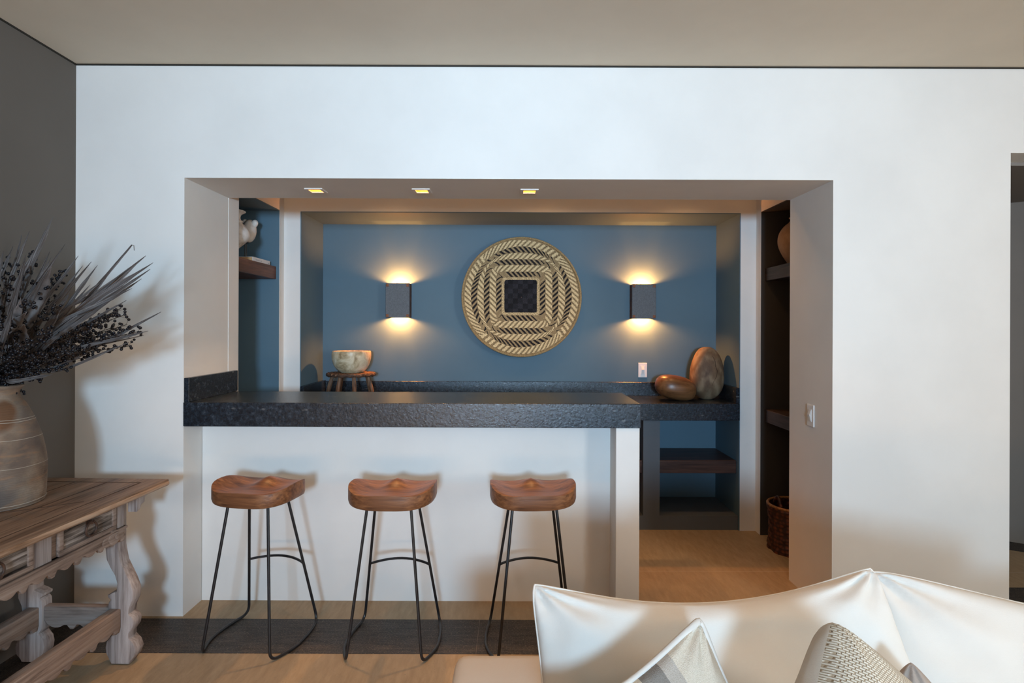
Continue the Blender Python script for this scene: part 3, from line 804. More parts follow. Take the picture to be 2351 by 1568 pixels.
tips = [(122,497,2.35,.012,0),(68,530,2.3,.008,0),(303,562,2.45,.008,1),(335,587,2.5,.013,0),(352,603,2.42,.013,0),(345,618,2.35,.011,0),(303,662,2.3,.011,0),
        (370,716,2.5,.009,0),(340,760,2.25,.008,0),(180,587,2.4,.008,0),(210,601,2.5,.009,0),(224,609,2.3,.008,0),(190,610,2.6,.008,0),(138,577,2.2,.012,0),(115,577,2.5,.008,0),
        (118,590,2.35,.008,0),(30,565,2.4,.009,0),(8,575,2.25,.010,0),(298,758,2.5,.008,0),(296,786,2.35,.006,0),(275,642,2.6,.008,0),(160,672,2.2,.013,0),
        (150,560,2.75,.007,0),(-30,520,2.35,.011,0),(-60,560,2.1,.012,0),(-80,640,1.95,.012,0),(-20,600,1.95,.012,0),(60,585,2.0,.011,0),(110,620,2.0,.012,0),(255,690,2.1,.009,0),(285,640,2.55,.010,0),(320,600,2.6,.009,0),(245,720,2.6,.008,0),(262,668,2.35,.008,0),(282,626,2.45,.008,0),(325,640,2.5,.008,0),(240,640,2.3,.007,0),(206,655,2.45,.008,0),(290,690,2.3,.007,0),(268,700,2.55,.009,0),(165,610,2.3,.007,0),(88,560,2.25,.008,0),(50,540,2.5,.007,0),(330,770,2.5,.006,0),(225,800,2.4,.006,0),(120,860,2.15,.009,0),(30,700,1.9,.012,0),(80,610,2.6,.009,0)]
for px, py, Y, w, hk in tips:
    tp = P(px, py, Y); tp.x = max(tp.x, XL + 0.02)
    leaf(tp, w * 0.78, M['leaf'], sag=random.uniform(0.0, 0.05), hook=hk)
for (a_, mid_, tip_, w) in (((0, 760, 2.1), (60, 800, 2.05), (55, 745, 2.08), 0.030), ((95, 660, 2.15), (100, 640, 2.15), (118, 612, 2.15), 0.018), ((30, 720, 2.0), (40, 712, 2.0), (62, 716, 2.0), 0.016), ((-10, 690, 2.0), (20, 668, 2.0), (48, 684, 2.0), 0.012)):
    tp = P(*tip_); tp.x = max(tp.x, XL + 0.02)
    leaf(tp, w, M['palel'], sag=0.06, twist=1.4)
def sprig(tip, nb=26, spread=0.035, start_u=0.30):
    rnd = random
    st = Vector((rnd.uniform(-0.03, 0.03), rnd.uniform(-0.03, 0.03), 0.0)); tp = tip - O
    mouth = Vector((st.x * 1.2 + tp.x * 0.04, st.y * 1.2 + tp.y * 0.04, 0.085))
    pts = cat([st, mouth, mouth.lerp(tp, 0.4) + Vector((0, 0, 0.03)), mouth.lerp(tp, 0.75) + Vector((rnd.uniform(-.01, .01), rnd.uniform(-.01, .01), 0.015)), tp], 8)
    b = NB(); tube(b, pts, 0.0016, 5)
    bb2 = NB(); n = len(pts)
    d0 = (tp - mouth).normalized()
    for k in range(nb):
        u = start_u + (1 - start_u) * (k + rnd.random() * 0.5) / nb
        i = min(n - 2, int(u * (n - 1))); p = pts[i].lerp(pts[i + 1], u * (n - 1) - i)
        a = k * 2.399 + rnd.uniform(-0.4, 0.4)
        s1 = d0.orthogonal().normalized(); s2 = d0.cross(s1)
        dr = (s1 * cos(a) + s2 * sin(a)) * (1.15 - 0.55 * u) + d0 * 0.9
        L = spread * rnd.uniform(0.5, 1.1) * (1.1 - 0.4 * u)
        e = p + dr * L
        if e.x + O.x < XL + 0.02: e.x = XL + 0.02 - O.x
        tube(b, [p, p.lerp(e, 0.5) + Vector((0, 0, -0.002)), e], 0.0007, 3, False)
        for j in range(rnd.choice((1, 2, 2, 3))):
            c = e + Vector((rnd.uniform(-1, 1), rnd.uniform(-1, 1), rnd.uniform(-1, 1))) * (0.011 if j else 0)
            bmesh.ops.create_uvsphere(bb2, u_segments=8, v_segments=6, radius=rnd.uniform(0.0052, 0.0068), matrix=Matrix.Translation(c))
    o = mk('berry_sprig', b, M['stem'], bq)
    mk('berries', bb2, M['berry'], o, True, 90)['kind'] = 'stuff'
sp = [(278,708,2.4),(288,722,2.3),(292,745,2.45),(324,760,2.35),(300,793,2.4),(205,803,2.3),(192,822,2.45),(152,846,2.3),(88,868,2.2),(146,622,2.4),(76,578,2.45),(125,645,2.5),
      (12,600,2.4),(50,612,2.3),(225,742,2.25),(242,728,2.55),(130,705,2.2),(185,765,2.2),(100,660,2.2),(20,640,2.1),(60,700,2.05),(110,760,2.0),(160,800,2.1),(60,790,2.0),(10,740,2.0),(-30,700,2.1),(-40,620,2.2),
      (210,770,2.5),(250,775,2.3),(90,820,2.1),(30,820,2.05),(-10,790,2.0),(150,740,2.4),(120,690,2.6),(260,752,2.6)]
for px, py, Y in sp:
    tp = P(px, py, Y); tp.x = max(tp.x, XL + 0.03)
    sprig(tp, 38 if px > 200 else 32, start_u=0.12)

# ------------------------------------------------------------------ left niche objects
m, tt, bb = nt('whitewashed_clay'); v = coords(tt)
f = noise(tt, v, 16, 6, 0.6); c = ramp(tt, f, [(0.30, (0.45, 0.38, 0.33)), (0.45, (0.72, 0.69, 0.65)), (0.7, (0.84, 0.82, 0.78))])
tt.links.new(c, bb.inputs['Base Color']); bb.inputs['Roughness'].default_value = 0.85; bump(tt, bb, f, 0.25, 0.003); M['whiteclay'] = m
prof = [(0, 0), (0.046, 0), (0.048, 0.008), (0.044, 0.03), (0.052, 0.055), (0.080, 0.085), (0.118, 0.12), (0.134, 0.156), (0.126, 0.19), (0.104, 0.218), (0.084, 0.236), (0.090, 0.246), (0.078, 0.256), (0.074, 0.275), (0.082, 0.294), (0.104, 0.307), (0.105, 0.312), (0.08, 0.305), (0.065, 0.27), (0, 0.26)]
b = NB(); lathe(b, smoothprof(prof[:17], 3) + prof[17:], 40, wob=0.02)
# book lying on shelf
t = thing('book', 'white hardback book with tan page edges lying on the left niche shelf', 'book', (-1.845, 4.03, SH))
bx0, bx1, by0, by1 = -0.092, 0.098, -0.135, 0.142
b2 = NB(); box(b2, bx0, bx1, by0, by1, 0, 0.003); box(b2, bx0, bx1, by0, by1, 0.030, 0.033); box(b2, bx1 - 0.003, bx1 + 0.001, by0, by1, 0.0, 0.033, 0.001, 1)
mk('cover', b2, simple('book_cover_white', (0.66, 0.64, 0.64), (0.72, 0.70, 0.70), 20, 0.5, 0), t)
b2 = NB(); box(b2, bx0 + 0.004, bx1 - 0.004, by0 + 0.003, by1 - 0.003, 0.003, 0.030)
mk('pages', b2, simple('tan_page_edges', (0.55, 0.30, 0.13), (0.62, 0.36, 0.17), 20, 0.8, 0), t)
b2 = NB(); yy = by0 + 0.045
for w in (0.010, 0.006, 0.008, 0.007, 0.009, 0.005, 0.0, 0.009, 0.008):
    if w: box(b2, bx1 + 0.001, bx1 + 0.0014, yy, yy + w, 0.013, 0.020)
    yy += w + 0.003 if w else 0.012
M['ink'] = simple('grey_ink', (0.33, 0.33, 0.34), (0.4, 0.4, 0.4))
mk('spine_lettering', b2, M['ink'], t)
b2 = NB(); box(b2, bx1 + 0.001, bx1 + 0.0014, by1 - 0.03, by1 - 0.018, 0.010, 0.018); mk('spine_mark', b2, M['ink'], t)
# white pot stands on the shelf just in front of the book
tag(mk('white_vase', b, M['whiteclay'], None, True, 60, loc=(-1.845, 3.752, SH)), 'round bellied whitewashed clay vase on the left niche shelf', 'vase')
# carved mask on rod stand, its base on the book
t = thing('mask_sculpture', 'whitewashed carved round head with ear knobs on a black rod stand', 'sculpture', (-1.872, 4.06, SH + 0.0335))
b = NB(); box(b, -0.045, 0.045, -0.045, 0.045, 0, 0.008, 0.001, 1); mk('stand_base', b, M['black'], t)
b = NB(); tube(b, [(-0.004, 0, 0.008), (-0.004, 0, 0.13)], 0.004, 10); tube(b, [(0.006, 0.004, 0.008), (0.006, 0.004, 0.13)], 0.003, 10); mk('rod', b, M['black'], t, True)
def ell(bm, c, rx, ry, rz_, rot=0, flat=None, seg=28):
    r = bmesh.ops.create_uvsphere(bm, u_segments=seg, v_segments=seg // 2 + 2, radius=1.0)
    Mx = Matrix.Rotation(rot, 3, 'Y')
    for v in r['verts']:
        q_ = Vector((v.co.x * rx, v.co.y * ry, v.co.z * rz_))
        if flat and q_.x < flat: q_.x = flat
        v.co = Vector(c) + Mx @ q_
    return r['verts']
b = NB(); ell(b, (0.032, -0.01, 0.196), 0.044, 0.055, 0.080, R(4)); mk('right_shell', b, M['whiteclay'], t, True)
b = NB(); ell(b, (-0.022, 0.01, 0.186), 0.030, 0.055, 0.076, R(-14)); mk('left_shell', b, M['whiteclay'], t, True)
b = NB(); ell(b, (0.000, 0.0, 0.180), 0.012, 0.050, 0.072, R(-10)); mk('dark_core', b, M['black'], t, True)
b = NB(); ell(b, (0.066, -0.012, 0.246), 0.024, 0.024, 0.030, R(35)); mk('ear', b, M['whiteclay'], t, True)
b = NB(); ell(b, (-0.012, 0.005, 0.246), 0.024, 0.024, 0.036, R(20)); mk('ear', b, M['whiteclay'], t, True)

# ------------------------------------------------------------------ right niche objects
prof = [(0, 0), (0.060, 0), (0.068, 0.01), (0.10, 0.06), (0.130, 0.125), (0.138, 0.175), (0.128, 0.225), (0.100, 0.268), (0.068, 0.296), (0.055, 0.315), (0.066, 0.33), (0.05, 0.325), (0.0, 0.30)]
b = NB(); lathe(b, smoothprof(prof[:11], 3) + prof[11:], 40, wob=0.02)
tag(mk('terracotta_pot', b, simple('terracotta', (0.26, 0.16, 0.10), (0.36, 0.24, 0.16), 10, 0.85, 0.35, 60), None, True, 60, loc=(1.973, 4.0, SH)), 'rounded tan terracotta pot on the upper right niche shelf', 'pot')
t = thing('woven_basket', 'dark red plaited basket with lighter rim on the floor of the right niche', 'basket', (1.925, 3.94, 0.0))
b = NB(); rows, n = 20, 60
ringsv = []
for i in range(rows + 1):
    u = i / rows; z = 0.30 * u; rr = 0.168 - 0.014 * sin(pi * u) + 0.004 * u
    sq = 0.35 * (1 - u)
    ring_ = []
    for k in range(n):
        a = 2 * pi * k / n
        e = 1 + sq * 0.18 * (abs(sin(2 * a)) - 0.4)
        w = 0.0035 * (1 if ((k // 3) + (i // 2)) % 2 else -1)
        w += 0.0 
        ring_.append(b.verts.new(((rr * e + w) * cos(a), (rr * e + w) * sin(a), z)))
    ringsv.append(ring_)
for A, B in zip(ringsv, ringsv[1:]):
    for k in range(n): b.faces.new((A[k], A[(k + 1) % n], B[(k + 1) % n], B[k]))
b.faces.new(ringsv[0][::-1])
m, tt, bb = nt('dark_red_cane')
vo = N(tt, 'ShaderNodeTexVoronoi'); vo.inputs['Scale'].default_value = 1.0; vo.inputs['Randomness'].default_value = 0.25
tt.links.new(coords(tt, (30, 30, 38), (0, 0, R(20))), vo.inputs['Vector'])
c = ramp(tt, vo.outputs['Distance'], [(0.15, (0.17, 0.045, 0.02)), (0.55, (0.03, 0.008, 0.005))]); tt.links.new(c, bb.inputs['Base Color'])
bb.inputs['Roughness'].default_value = 0.5; bump(tt, bb, vo.outputs["Distance"], 0.6, 0.006); M['plait'] = m
o = mk('basket_body', b, M['plait'], t, True, 60); md = o.modifiers.new('s', 'SOLIDIFY'); md.thickness = 0.008; md.offset = -1
b = NB(); tube(b, [(0.173 * cos(2 * pi * k / 48), 0.173 * sin(2 * pi * k / 48), 0.304) for k in range(49)], 0.0095, 10, False); mk('rim', b, simple('honey_cane', (0.20, 0.09, 0.03), (0.36, 0.18, 0.07), 60, 0.5, 0.4), t, True)
b = NB(); pts = [(-0.165 * cos(a), 0.0, 0.30 + 0.055 * sin(a)) for a in [pi * k / 20 for k in range(21)]]
tube(b, [(-0.12, -0.05 + 0.1 * k / 12, 0.30 + 0.055 * sin(pi * k / 12)) for k in range(13)], 0.012, 8); mk('handle', b, M['plait'], t, True)

# ------------------------------------------------------------------ bowl on low stool, back counter left
bx, by = -1.268, 4.56
t = thing('low_stool', 'small rustic six legged wooden stool with woven top under the pale bowl', 'stool', (bx, by, 0.9435))
b = NB()
for k in range(26):
    a0 = 2 * pi * k / 26
nst = 15
for k in range(nst):       # woven strands of the top
    y = -0.15 + 0.30 * k / (nst - 1); hx = 0.182 * math.sqrt(max(0.02, 1 - (y / 0.165) ** 2))
    tube(b, [(-hx + 2 * hx * j / 14, y, 0.188 + 0.003 * (1 if (j + k) % 2 else -1)) for j in range(15)], 0.011, 6)
mk('woven_top', b, M['stoolwood'], t, True, 60)
b = NB(); tube(b, [((0.178 + 0.003 * sin(k * 2.1)) * cos(2 * pi * k / 60), (0.158) * sin(2 * pi * k / 60), 0.184 + 0.004 * sin(k * 1.7)) for k in range(61)], 0.013, 7, False)
mk('rim', b, simple('dark_leather_rim', (0.04, 0.022, 0.014), (0.13, 0.07, 0.045), 40, 0.6, 0.6, 80), t, True)
for a in (190, 134, 248, 292, 46, -10):
    c_, s_ = cos(R(a)), sin(R(a))
    b = NB(); tube(b, [(0.140 * c_, 0.125 * s_, 0.180), (0.165 * c_, 0.145 * s_, 0.09), (0.186 * c_, 0.165 * s_, 0.002)], [0.014, 0.0165, 0.014], 8)
    mk('leg', b, M['stoolwood'], t, True)
m, tt, bb = nt('mottled_cream_stone'); v = coords(tt)
f = noise(tt, v, 14, 6, 0.65, 0.8); c = ramp(tt, f, [(0.3, (0.24, 0.15, 0.07)), (0.5, (0.60, 0.48, 0.30)), (0.7, (0.80, 0.71, 0.53))])
tt.links.new(c, bb.inputs['Base Color']); bb.inputs['Roughness'].default_value = 0.4; bump(tt, bb, f, 0.1, 0.003); M['bowl'] = m
prof = [(0, 0), (0.070, 0), (0.095, 0.008), (0.128, 0.045), (0.146, 0.095), (0.150, 0.135), (0.147, 0.165), (0.142, 0.169), (0.137, 0.160), (0.130, 0.10), (0.10, 0.04), (0, 0.025)]
b = NB(); lathe(b, smoothprof(prof, 3), 48, wob=0.035)
tag(mk('bowl', b, M['bowl'], None, True, 60, loc=(bx + 0.005, by, 0.9435 + 0.199)), 'mottled cream bowl resting on the small six legged stool', 'bowl')

# ------------------------------------------------------------------ wooden pebbles, back counter right
def pebble(name, loc, rx, ry, rz_, roty, mat, label, taper=0.0, sd=0):
    b = NB(); bmesh.ops.create_uvsphere(b, u_segments=48, v_segments=32, radius=1.0)
    Mx = Matrix.Rotation(roty, 3, 'Y')
    for v in b.verts:
        p = v.co.copy()
        e = 0.86
        p = Vector((math.copysign(abs(p.x) ** e, p.x), math.copysign(abs(p.y) ** e, p.y), math.copysign(abs(p.z) ** e, p.z)))
        k = 1 - taper * p.z
        p = Vector((p.x * rx * k, p.y * ry * k, p.z * rz_))
        p *= 1 + 0.03 * mnoise.noise(v.co * 1.4 + Vector((sd, 0, 0)))
        v.co = Mx @ p
    zm = min(v.co.z for v in b.verts)
    for v in b.verts: v.co.z = max(v.co.z, zm + 0.004) - zm - 0.004
    return tag(mk(name, b, mat, None, True, 80, loc=loc), label, 'decorative wood')
pebble('wooden_egg', (1.262, 4.49, 0.9435), 0.160, 0.115, 0.094, R(13), M['eggwood'], 'smooth brown egg shaped wood piece lying on its side on the rear counter', sd=3)
m, tt, bb = nt('cracked_driftwood'); v = coords(tt, (1, 1, 0.55))
wv = N(tt, 'ShaderNodeTexWave'); wv.wave_type = 'RINGS'; wv.rings_direction = 'Y'; wv.inputs['Scale'].default_value = 5.0; wv.inputs['Distortion'].default_value = 9.0; wv.inputs['Detail'].default_value = 3; wv.inputs['Detail Scale'].default_value = 1.6
tt.links.new(v, wv.inputs[0]); f = noise(tt, v, 9, 6, 0.6)
c = ramp(tt, wv.outputs['Fac'], [(0.0, (0.16, 0.095, 0.05)), (0.5, (0.21, 0.135, 0.075)), (1.0, (0.27, 0.185, 0.11))])
c = mixc(tt, ramp(tt, f, [(0.35, (1, 1, 1)), (0.55, (0, 0, 0))]), c, (0.09, 0.05, 0.027))
tt.links.new(c, bb.inputs['Base Color']); bb.inputs['Roughness'].default_value = 0.68; bump(tt, bb, f, 0.25, 0.004); M['drift'] = m
peb = thing('wooden_boulder', 'tall upright egg shaped wood piece with a long crack beside the brown one', 'decorative wood', (1.528, 4.565, 0.9435))
o = pebble('wood_body', (0, 0, 0), 0.126, 0.105, 0.205, 0.0, M['drift'], '', taper=0.10, sd=8)
for k in ('label', 'category'): del o[k]
o.parent = peb
def on_body(x, z):
    zz = (z - 0.2) / 0.205; k = 1 - 0.10 * zz
    u = max(0, 1 - abs(zz) ** 2.3 - abs(x / (0.126 * k)) ** 2.3)
    return (x, -(0.105 * k * u ** 0.43) - 0.0005, z)
b = NB(); pts = [(-0.02, 0.375), (0.005, 0.365), (0.022, 0.335), (0.034, 0.300), (0.036, 0.262), (0.048, 0.225), (0.040, 0.185), (0.020, 0.150), (0.008, 0.115)]
tube(b, [on_body(x, z) for x, z in pts], [0.001, 0.0016, 0.0025, 0.003, 0.0034, 0.003, 0.0025, 0.0016, 0.0008], 6)
tube(b, [on_body(x, z) for x, z in ((-0.035, 0.372), (-0.03, 0.33), (-0.022, 0.29), (-0.02, 0.26))], 0.0012, 6)
mk('crack', b, M['groove'], peb, True)

# ------------------------------------------------------------------ woven wall basket
m, tt, bb = nt('woven_grass'); at = N(tt, 'ShaderNodeVertexColor'); at.layer_name = 'weave'
sp_ = noise(tt, coords(tt), 210, 2); c = mixc(tt, 1.0, at.outputs[0], ramp(tt, sp_, [(0.38, (0.66, 0.63, 0.58)), (0.6, (1, 1, 1))]), 'MULTIPLY')
tt.links.new(c, bb.inputs['Base Color']); bb.inputs['Roughness'].default_value = 0.75; bb.inputs['Specular IOR Level'].default_value = 0.2
bump(tt, bb, sp_, 0.5, 0.003); M['weave'] = m
RB = 0.478
wb = thing('wall_basket', 'large round woven grass basket with black square centre hung on the blue wall', 'wall basket', (0.071, 4.795, 1.748))
def level(x, y):
    ax, ay = abs(x), abs(y); lo, hi = max(ax, ay), math.hypot(ax, ay) + 1e-6
    for _ in range(14):
        t_ = (lo + hi) / 2
        n_ = 2 + 16 * max(0, (0.86 - t_) / 0.58) ** 2.2
        val = (ax / t_) ** n_ + (ay / t_) ** n_
        if val > 1: lo = t_
        else: hi = t_
    return (lo + hi) / 2
LIGHT = (0.86, 0.67, 0.38); BASE = (0.36, 0.255, 0.135); BLK = (0.016, 0.013, 0.015); TRIM = (0.40, 0.28, 0.14)
bands = [(0.330, 0.420, 'k'), (0.425, 0.535, 'l'), (0.540, 0.635, 'k'), (0.640, 0.745, 'l'), (0.755, 0.855, 'k'), (0.860, 0.968, 'l')]
def wcol(x, y):
    t_ = level(x, y)
    if t_ < 0.28:
        i, j = int((x + 2) / 0.085), int((y + 2) / 0.085)
        s = 0.6 + 0.5 * ((i * 7 + j * 13 + (i // 2) * 5) % 5) / 5
        fr = ((x if (i + j) % 2 else y) * 90) % 1
        s *= 0.75 + 0.4 * fr
        return tuple(c_ * s * s * 1.5 for c_ in (0.022, 0.021, 0.026))
    if t_ < 0.322: return TRIM if int(math.atan2(y, x) * 40) % 2 else LIGHT
    if t_ > 0.976: return TRIM if int(math.atan2(y, x) * 110) % 3 else (0.26, 0.17, 0.075)
    if abs(y) > abs(x): s_ = 1 if y > 0 else -1; along, q_ = x / abs(y), (0 if y > 0 else 1)
    else: s_ = 1 if x > 0 else -1; along, q_ = y / abs(x), (2 if x > 0 else 3)
    th = math.atan(along)
    w = max(0, min(1, (0.80 - t_) / 0.5))
    u = t_ * (w * along + (1 - w) * th * 1.0)
    for i, (a, b_, kd) in enumerate(bands):
        if a <= t_ <= b_:
            pitch = 0.084 if kd == 'k' else 0.086
            sl = 0.95 * (1 if kd == 'k' else -1) * (1 if q_ in (0, 3) else -1)
            if q_ in (1,): sl = sl
            ph = (u + sl * (t_ - a) + 0.013 * i) / pitch
            fr = ph % 1
            corner = abs(th) > 0.50 and t_ > 0.33
            if kd == 'k':
                if corner and int(math.floor(ph)) % 2 and abs(th) > 0.62: return BASE
                wd = 0.50 if not corner else 0.34
                if fr < wd: return BLK
                return (0.50, 0.37, 0.20) if 0.66 < fr < 0.80 else BASE
            wd = 0.56 if not corner else 0.5
            if fr < wd: return LIGHT
            return (0.09, 0.06, 0.035) if (0.74 < fr < 0.84 and int(t_ * 200) % 2) else BASE
    return BASE
b = NB(); cl = b.loops.layers.float_color.new('weave'); nr, na = 150, 420
def bz(r): return -0.030 - 0.062 * (r ** 2.2)   # depth in front of the wall
rows = []
for i in range(nr + 1):
    r = max(i / nr, 0.002)
    rows.append([b.verts.new((r * RB * cos(2 * pi * k / na), bz(r) - 0.0008 * sin(i * 1.4), r * RB * sin(2 * pi * k / na))) for k in range(na)])
for i in range(nr):
    for k in range(na):
        f = b.faces.new((rows[i][k], rows[i][(k + 1) % na], rows[i + 1][(k + 1) % na], rows[i + 1][k]))
        r = (i + 0.5) / nr; a = 2 * pi * (k + 0.5) / na
        # slight tilt of the pattern as the basket hangs
        x, y = r * cos(a), r * sin(a); x, y = x + 0.02, y - 0.03
        rr = math.hypot(x, y); g_ = min(1, rr); fx = x - 0.02 * g_ ; fy = y + 0.03 * g_
        cc = wcol(fx, fy)
        for l in f.loops: l[cl] = (*[c_ ** (1 / 2.2) if False else c_ for c_ in cc], 1)
        f.smooth = True
f = b.faces.new(rows[0][::-1])
for l in f.loops: l[cl] = (0.02, 0.02, 0.025, 1)
me = bpy.data.meshes.new('dish'); b.to_mesh(me); b.free(); me.materials.append(M['weave'])
ob = bpy.data.objects.new('dish', me); C.objects.link(ob); ob.parent = wb
md = ob.modifiers.new('s', 'SOLIDIFY'); md.thickness = 0.007; md.offset = 1
b = NB(); tube(b, [(RB * 1.003 * cos(2 * pi * k / 160), -0.094 + 0.0015 * sin(k * 2.2), RB * 1.003 * sin(2 * pi * k / 160)) for k in range(161)], 0.0085, 8, False)
mk('rolled_rim', b, simple('rim_grass', (0.26, 0.17, 0.075), (0.44, 0.31, 0.15), 90, 0.75, 0.5, 160), wb, True)
b = NB(); tube(b, [(0, -0.034, 0), (0, 0.004, 0)], 0.004, 8); mk('hanging_nail', b, M['iron'], wb)

# ------------------------------------------------------------------ sofa and cushions
sofa = thing('sofa', 'low beige linen sofa with its back towards the bar', 'sofa', (1.1, 1.2, 0))
b = NB(); box(b, -0.165, 2.75, 1.50, 1.715, 0.06, 0.545, 0.045, 4); o = T(mk('back_frame', b, M['linen2'], None, True, 60), sofa)
b = NB(); box(b, -0.165, 2.75, 0.35, 1.50, 0.06, 0.30, 0.03, 3); T(mk('base', b, M['linen2'], None, True, 60), sofa)
b = NB(); box(b, 0.0, 1.3, 0.36, 1.36, 0.301, 0.43, 0.045, 4); T(mk('seat_cushion', b, M['linen'], None, True, 60), sofa)
b = NB(); box(b, 1.31, 2.6, 0.36, 1.36, 0.301, 0.43, 0.045, 4); T(mk('seat_cushion', b, M['linen'], None, True, 60), sofa)
for x in (-0.1, 2.68):
    for y in (0.42, 1.64):
        b = NB(); box(b, x - 0.03, x + 0.03, y - 0.03, y + 0.03, 0.0, 0.06); T(mk('leg', b, M['shelfx']), sofa)

def cushion(name, w, h, th, mat, loc, rot, label, corner=(0, 0), backmat=None,  seed=0, pin=(0.07, 0.09), pipe=None, nu=70, nv=56, wr=0.010, vcol=None, cat_='cushion', lumps=(), group=None, pr=0.0035, shear=0.0, flare=0.0):
    Rm = Matrix.Rotation(rot[2], 3, 'Z') @ Matrix.Rotation(rot[0], 3, 'X') @ Matrix.Rotation(rot[1], 3, 'Y')
    loc = Vector(loc) - Rm @ Vector((corner[0] * w / 2 * 0.985, 0, corner[1] * h / 2 * 0.955))
    t = thing(name, label, cat_, loc, 0, group); t.rotation_euler = Rm.to_euler()
    b = NB()
    cl_ = b.loops.layers.float_color.new('weave') if vcol else None
    def sh(u, v, side):
        x = w / 2 * u * (1 - pin[0] * (1 - v * v) * u * u)
        y = h / 2 * v * (1 - pin[1] * (1 - u * u) * v * v)
        e = max(0.0, (1 - u * u)) * max(0.0, (1 - v * v))
        rc = 1 - 0.06 * abs(u * v) ** 7; x *= 1 - (1 - rc) * h / max(w, h); y *= 1 - (1 - rc) * 1.0
        z = th / 2 * e ** 0.42
        x += shear * (1 - v) / 2 + flare * u * (1 - v) / 2
        # puckers radiating from the corners and soft folds
        cu, cv = 1 - abs(u), 1 - abs(v)
        ang = math.atan2(cv + 1e-4, cu + 1e-4); dist = math.hypot(cu, cv)
        pk = math.sin(ang * 11 + seed + (2 if u > 0 else 0) + (1 if v > 0 else 0)) * math.exp(-dist * 3.0) * min(1, dist * 6)
        nz = mnoise.noise(Vector((u * 1.8 + seed, v * 1.8, side * 3))) * 1.3 + mnoise.noise(Vector((u * 4.5 + seed, v * 4.0, 7 + side))) * 0.5
        env = min(1.0, 4 * e)
        ed = mnoise.noise(Vector((u * 14 + seed, v * 14, 1.0))) * math.exp(-min(cu, cv) * 14)
        z += (pk * wr * 1.5 + nz * wr * env + ed * wr * 0.5 * min(1, e * 30))
        for (lu, lv, ls, la) in lumps: z += la * math.exp(-((u - lu) ** 2 + (v - lv) ** 2) / ls ** 2) * env
        return Vector((x, -z if side == 0 else z, y))
    G = []
    for side in (0, 1):
        g = [[None] * (nv + 1) for _ in range(nu + 1)]
        for i in range(nu + 1):
            for j in range(nv + 1):
                u = -cos(pi * i / nu); v = -cos(pi * j / nv)
                u = 0.55 * u + 0.45 * (2 * i / nu - 1); v = 0.55 * v + 0.45 * (2 * j / nv - 1)
                if side == 1 and (i in (0, nu) or j in (0, nv)): g[i][j] = G[0][i][j]
                else: g[i][j] = b.verts.new(sh(u, v, side))
                if side == 0: g[i][j].co.y = min(g[i][j].co.y, 0)
        G.append(g)
    for side in (0, 1):
        g = G[side]
        for i in range(nu):
            for j in range(nv):
                q_ = (g[i][j], g[i + 1][j], g[i + 1][j + 1], g[i][j + 1])
                f = b.faces.new(q_ if side == 0 else q_[::-1])
                if side == 1 and backmat: f.material_index = 1
                if vcol:
                    cc = vcol((i + 0.5) / nu * 2 - 1, (j + 0.5) / nv * 2 - 1)
                    for l in f.loops: l[cl_] = (*cc, 1)
    g = G[0]
    loop = [g[i][0].co.copy() for i in range(nu)] + [g[nu][j].co.copy() for j in range(nv)] + [g[i][nv].co.copy() for i in range(nu, 0, -1)] + [g[0][j].co.copy() for j in range(nv, 0, -1)]
    mk('cushion_cover', b, [mat, backmat] if backmat else mat, t, True, 180)
    if pipe:
        b = NB(); loop.append(loop[0].copy()); tube(b, loop, pr, 8, False); mk('piping', b, pipe, t, True, 180)
    return t
# big white back cushions: px corners of the first are (1222,1338) and (1995,1303)
def place(px, py, Y): return P(px, py, Y)
A = P(1222, 1336, 1.47); B = P(2004, 1302, 1.47)
wd = (B - A).length; ang = math.atan2(B.z - A.z, B.x - A.x)
cushion('back_cushion', wd + 0.015, 0.48, 0.20, M['linen'], B, (R(-24), -ang, 0), 'wide white linen back cushion in front of the third stool', (1, 1), None, 2, (0.03, 0.31), M['linen'], wr=0.011, lumps=((0.15, 0.35, 0.30, -0.014), (0.75, 0.6, 0.3, 0.012), (-0.7, 0.2, 0.3, 0.010)), pr=0.0028, shear=0.035, flare=0.02)
cushion('back_cushion', 0.95, 0.52, 0.20, M['linen'], P(1992, 1308, 1.52), (R(-22), R(9.5), R(-9)), 'white linen back cushion sloping down at the right edge beside the wide one', (-1, 1), None, 5, (0.03, 0.04), M['linen'], wr=0.012, pr=0.0028)
cushion('back_cushion', 0.80, 0.28, 0.13, M['linen'], P(2105, 1340, 1.62), (R(-12), R(8.5), R(-4)), 'piped white cushion rearmost, just showing at the right edge', (-1, 1), None, 9, (0.04, 0.06), M['linen'], pr=0.003)
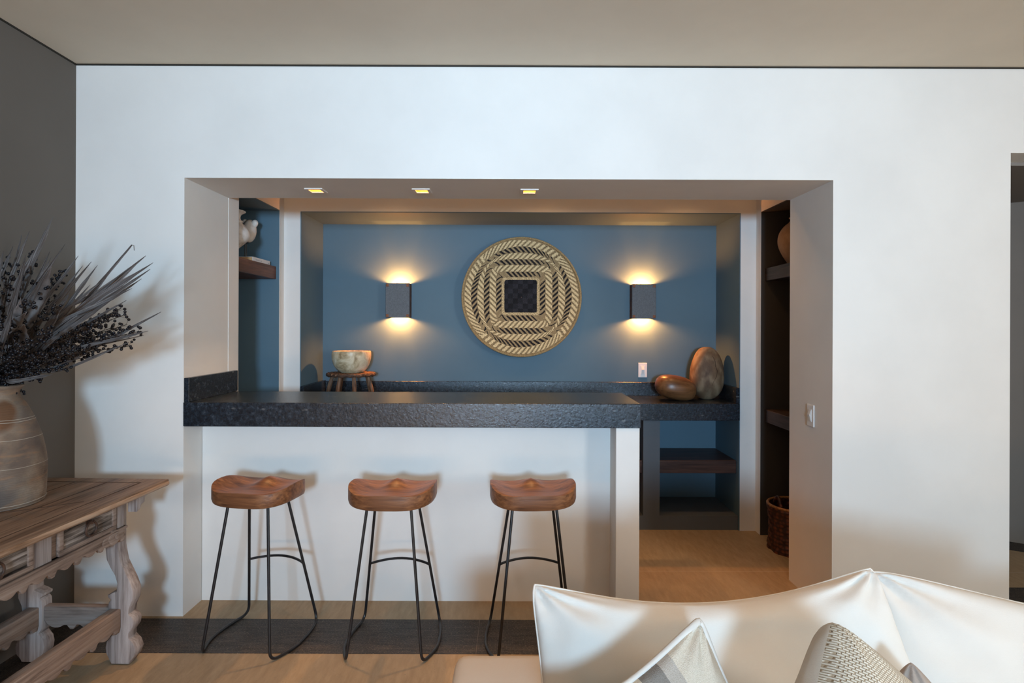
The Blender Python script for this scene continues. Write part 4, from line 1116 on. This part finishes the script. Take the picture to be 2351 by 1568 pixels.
# knitted striped cushion
m, tt, bb = nt('striped_knit'); at = N(tt, 'ShaderNodeVertexColor'); at.layer_name = 'weave'
nn_ = noise(tt, coords(tt, (1, 1, 2.2)), 420, 2); c = mixc(tt, 1.0, at.outputs[0], ramp(tt, nn_, [(0.35, (0.84, 0.82, 0.78)), (0.6, (1, 1, 1))]), 'MULTIPLY'); tt.links.new(c, bb.inputs['Base Color'])
bb.inputs['Roughness'].default_value = 0.95; bump(tt, bb, nn_, 0.6, 0.004); M['knit'] = m
def stripe(u, v):
    if 0.12 < u < 0.40: return (0.27, 0.25, 0.225) if u < 0.28 else (0.55, 0.50, 0.44)
    if -0.55 < u < -0.25: return (0.42, 0.39, 0.34)
    return (0.76, 0.68, 0.56)
cushion('knit_cushion', 0.42, 0.40, 0.15, M['knit'], P(1610, 1418, 1.18), (R(-18), R(-27), R(8)), 'cream knitted cushion with grey stripe leaning on the wide back cushion', (1, 1), None, 11, (0.16, 0.14), M['linen'], vcol=stripe, wr=0.008, pr=0.0075)
# open weave cushion
m, tt, bb = nt('open_weave'); v = coords(tt, kind='Object')
br = N(tt, 'ShaderNodeTexBrick'); br.inputs['Scale'].default_value = 1.0; br.inputs['Brick Width'].default_value = 0.0058; br.inputs['Row Height'].default_value = 0.0040; br.inputs['Mortar Size'].default_value = 0.0009; br.inputs['Mortar Smooth'].default_value = 0.7
br.inputs['Color1'].default_value = (0.80, 0.71, 0.58, 1); br.inputs['Color2'].default_value = (0.74, 0.65, 0.52, 1); br.inputs['Mortar'].default_value = (0.50, 0.38, 0.26, 1)
sw = N(tt, 'ShaderNodeMapping'); sw.inputs['Rotation'].default_value = (R(90), 0, 0); tt.links.new(v, sw.inputs[0]); tt.links.new(sw.outputs[0], br.inputs[0])
tt.links.new(br.outputs[0], bb.inputs['Base Color']); bb.inputs['Roughness'].default_value = 0.95
iv = N(tt, 'ShaderNodeMath', operation='SUBTRACT'); iv.inputs[0].default_value = 1; tt.links.new(br.outputs['Fac'], iv.inputs[1]); bump(tt, bb, iv.outputs[0], 0.8, 0.004); M['openweave'] = m
cushion('woven_cushion', 0.40, 0.40, 0.26, M['openweave'], P(1903, 1418, 1.02), (R(-20), R(45), R(26)), 'pointed cream open weave cushion standing on its corner in front', (-1, 1), M['linen2'], 14, (0.08, 0.08), None, wr=0.004)
cushion('small_cushion', 0.32, 0.32, 0.12, M['greyfab'], P(2086, 1512, 1.22), (R(-16), R(40), R(-30)), 'greige cushion with only its tip showing at the bottom edge', (-1, 1), None, 17, (0.10, 0.10), None, wr=0.004)
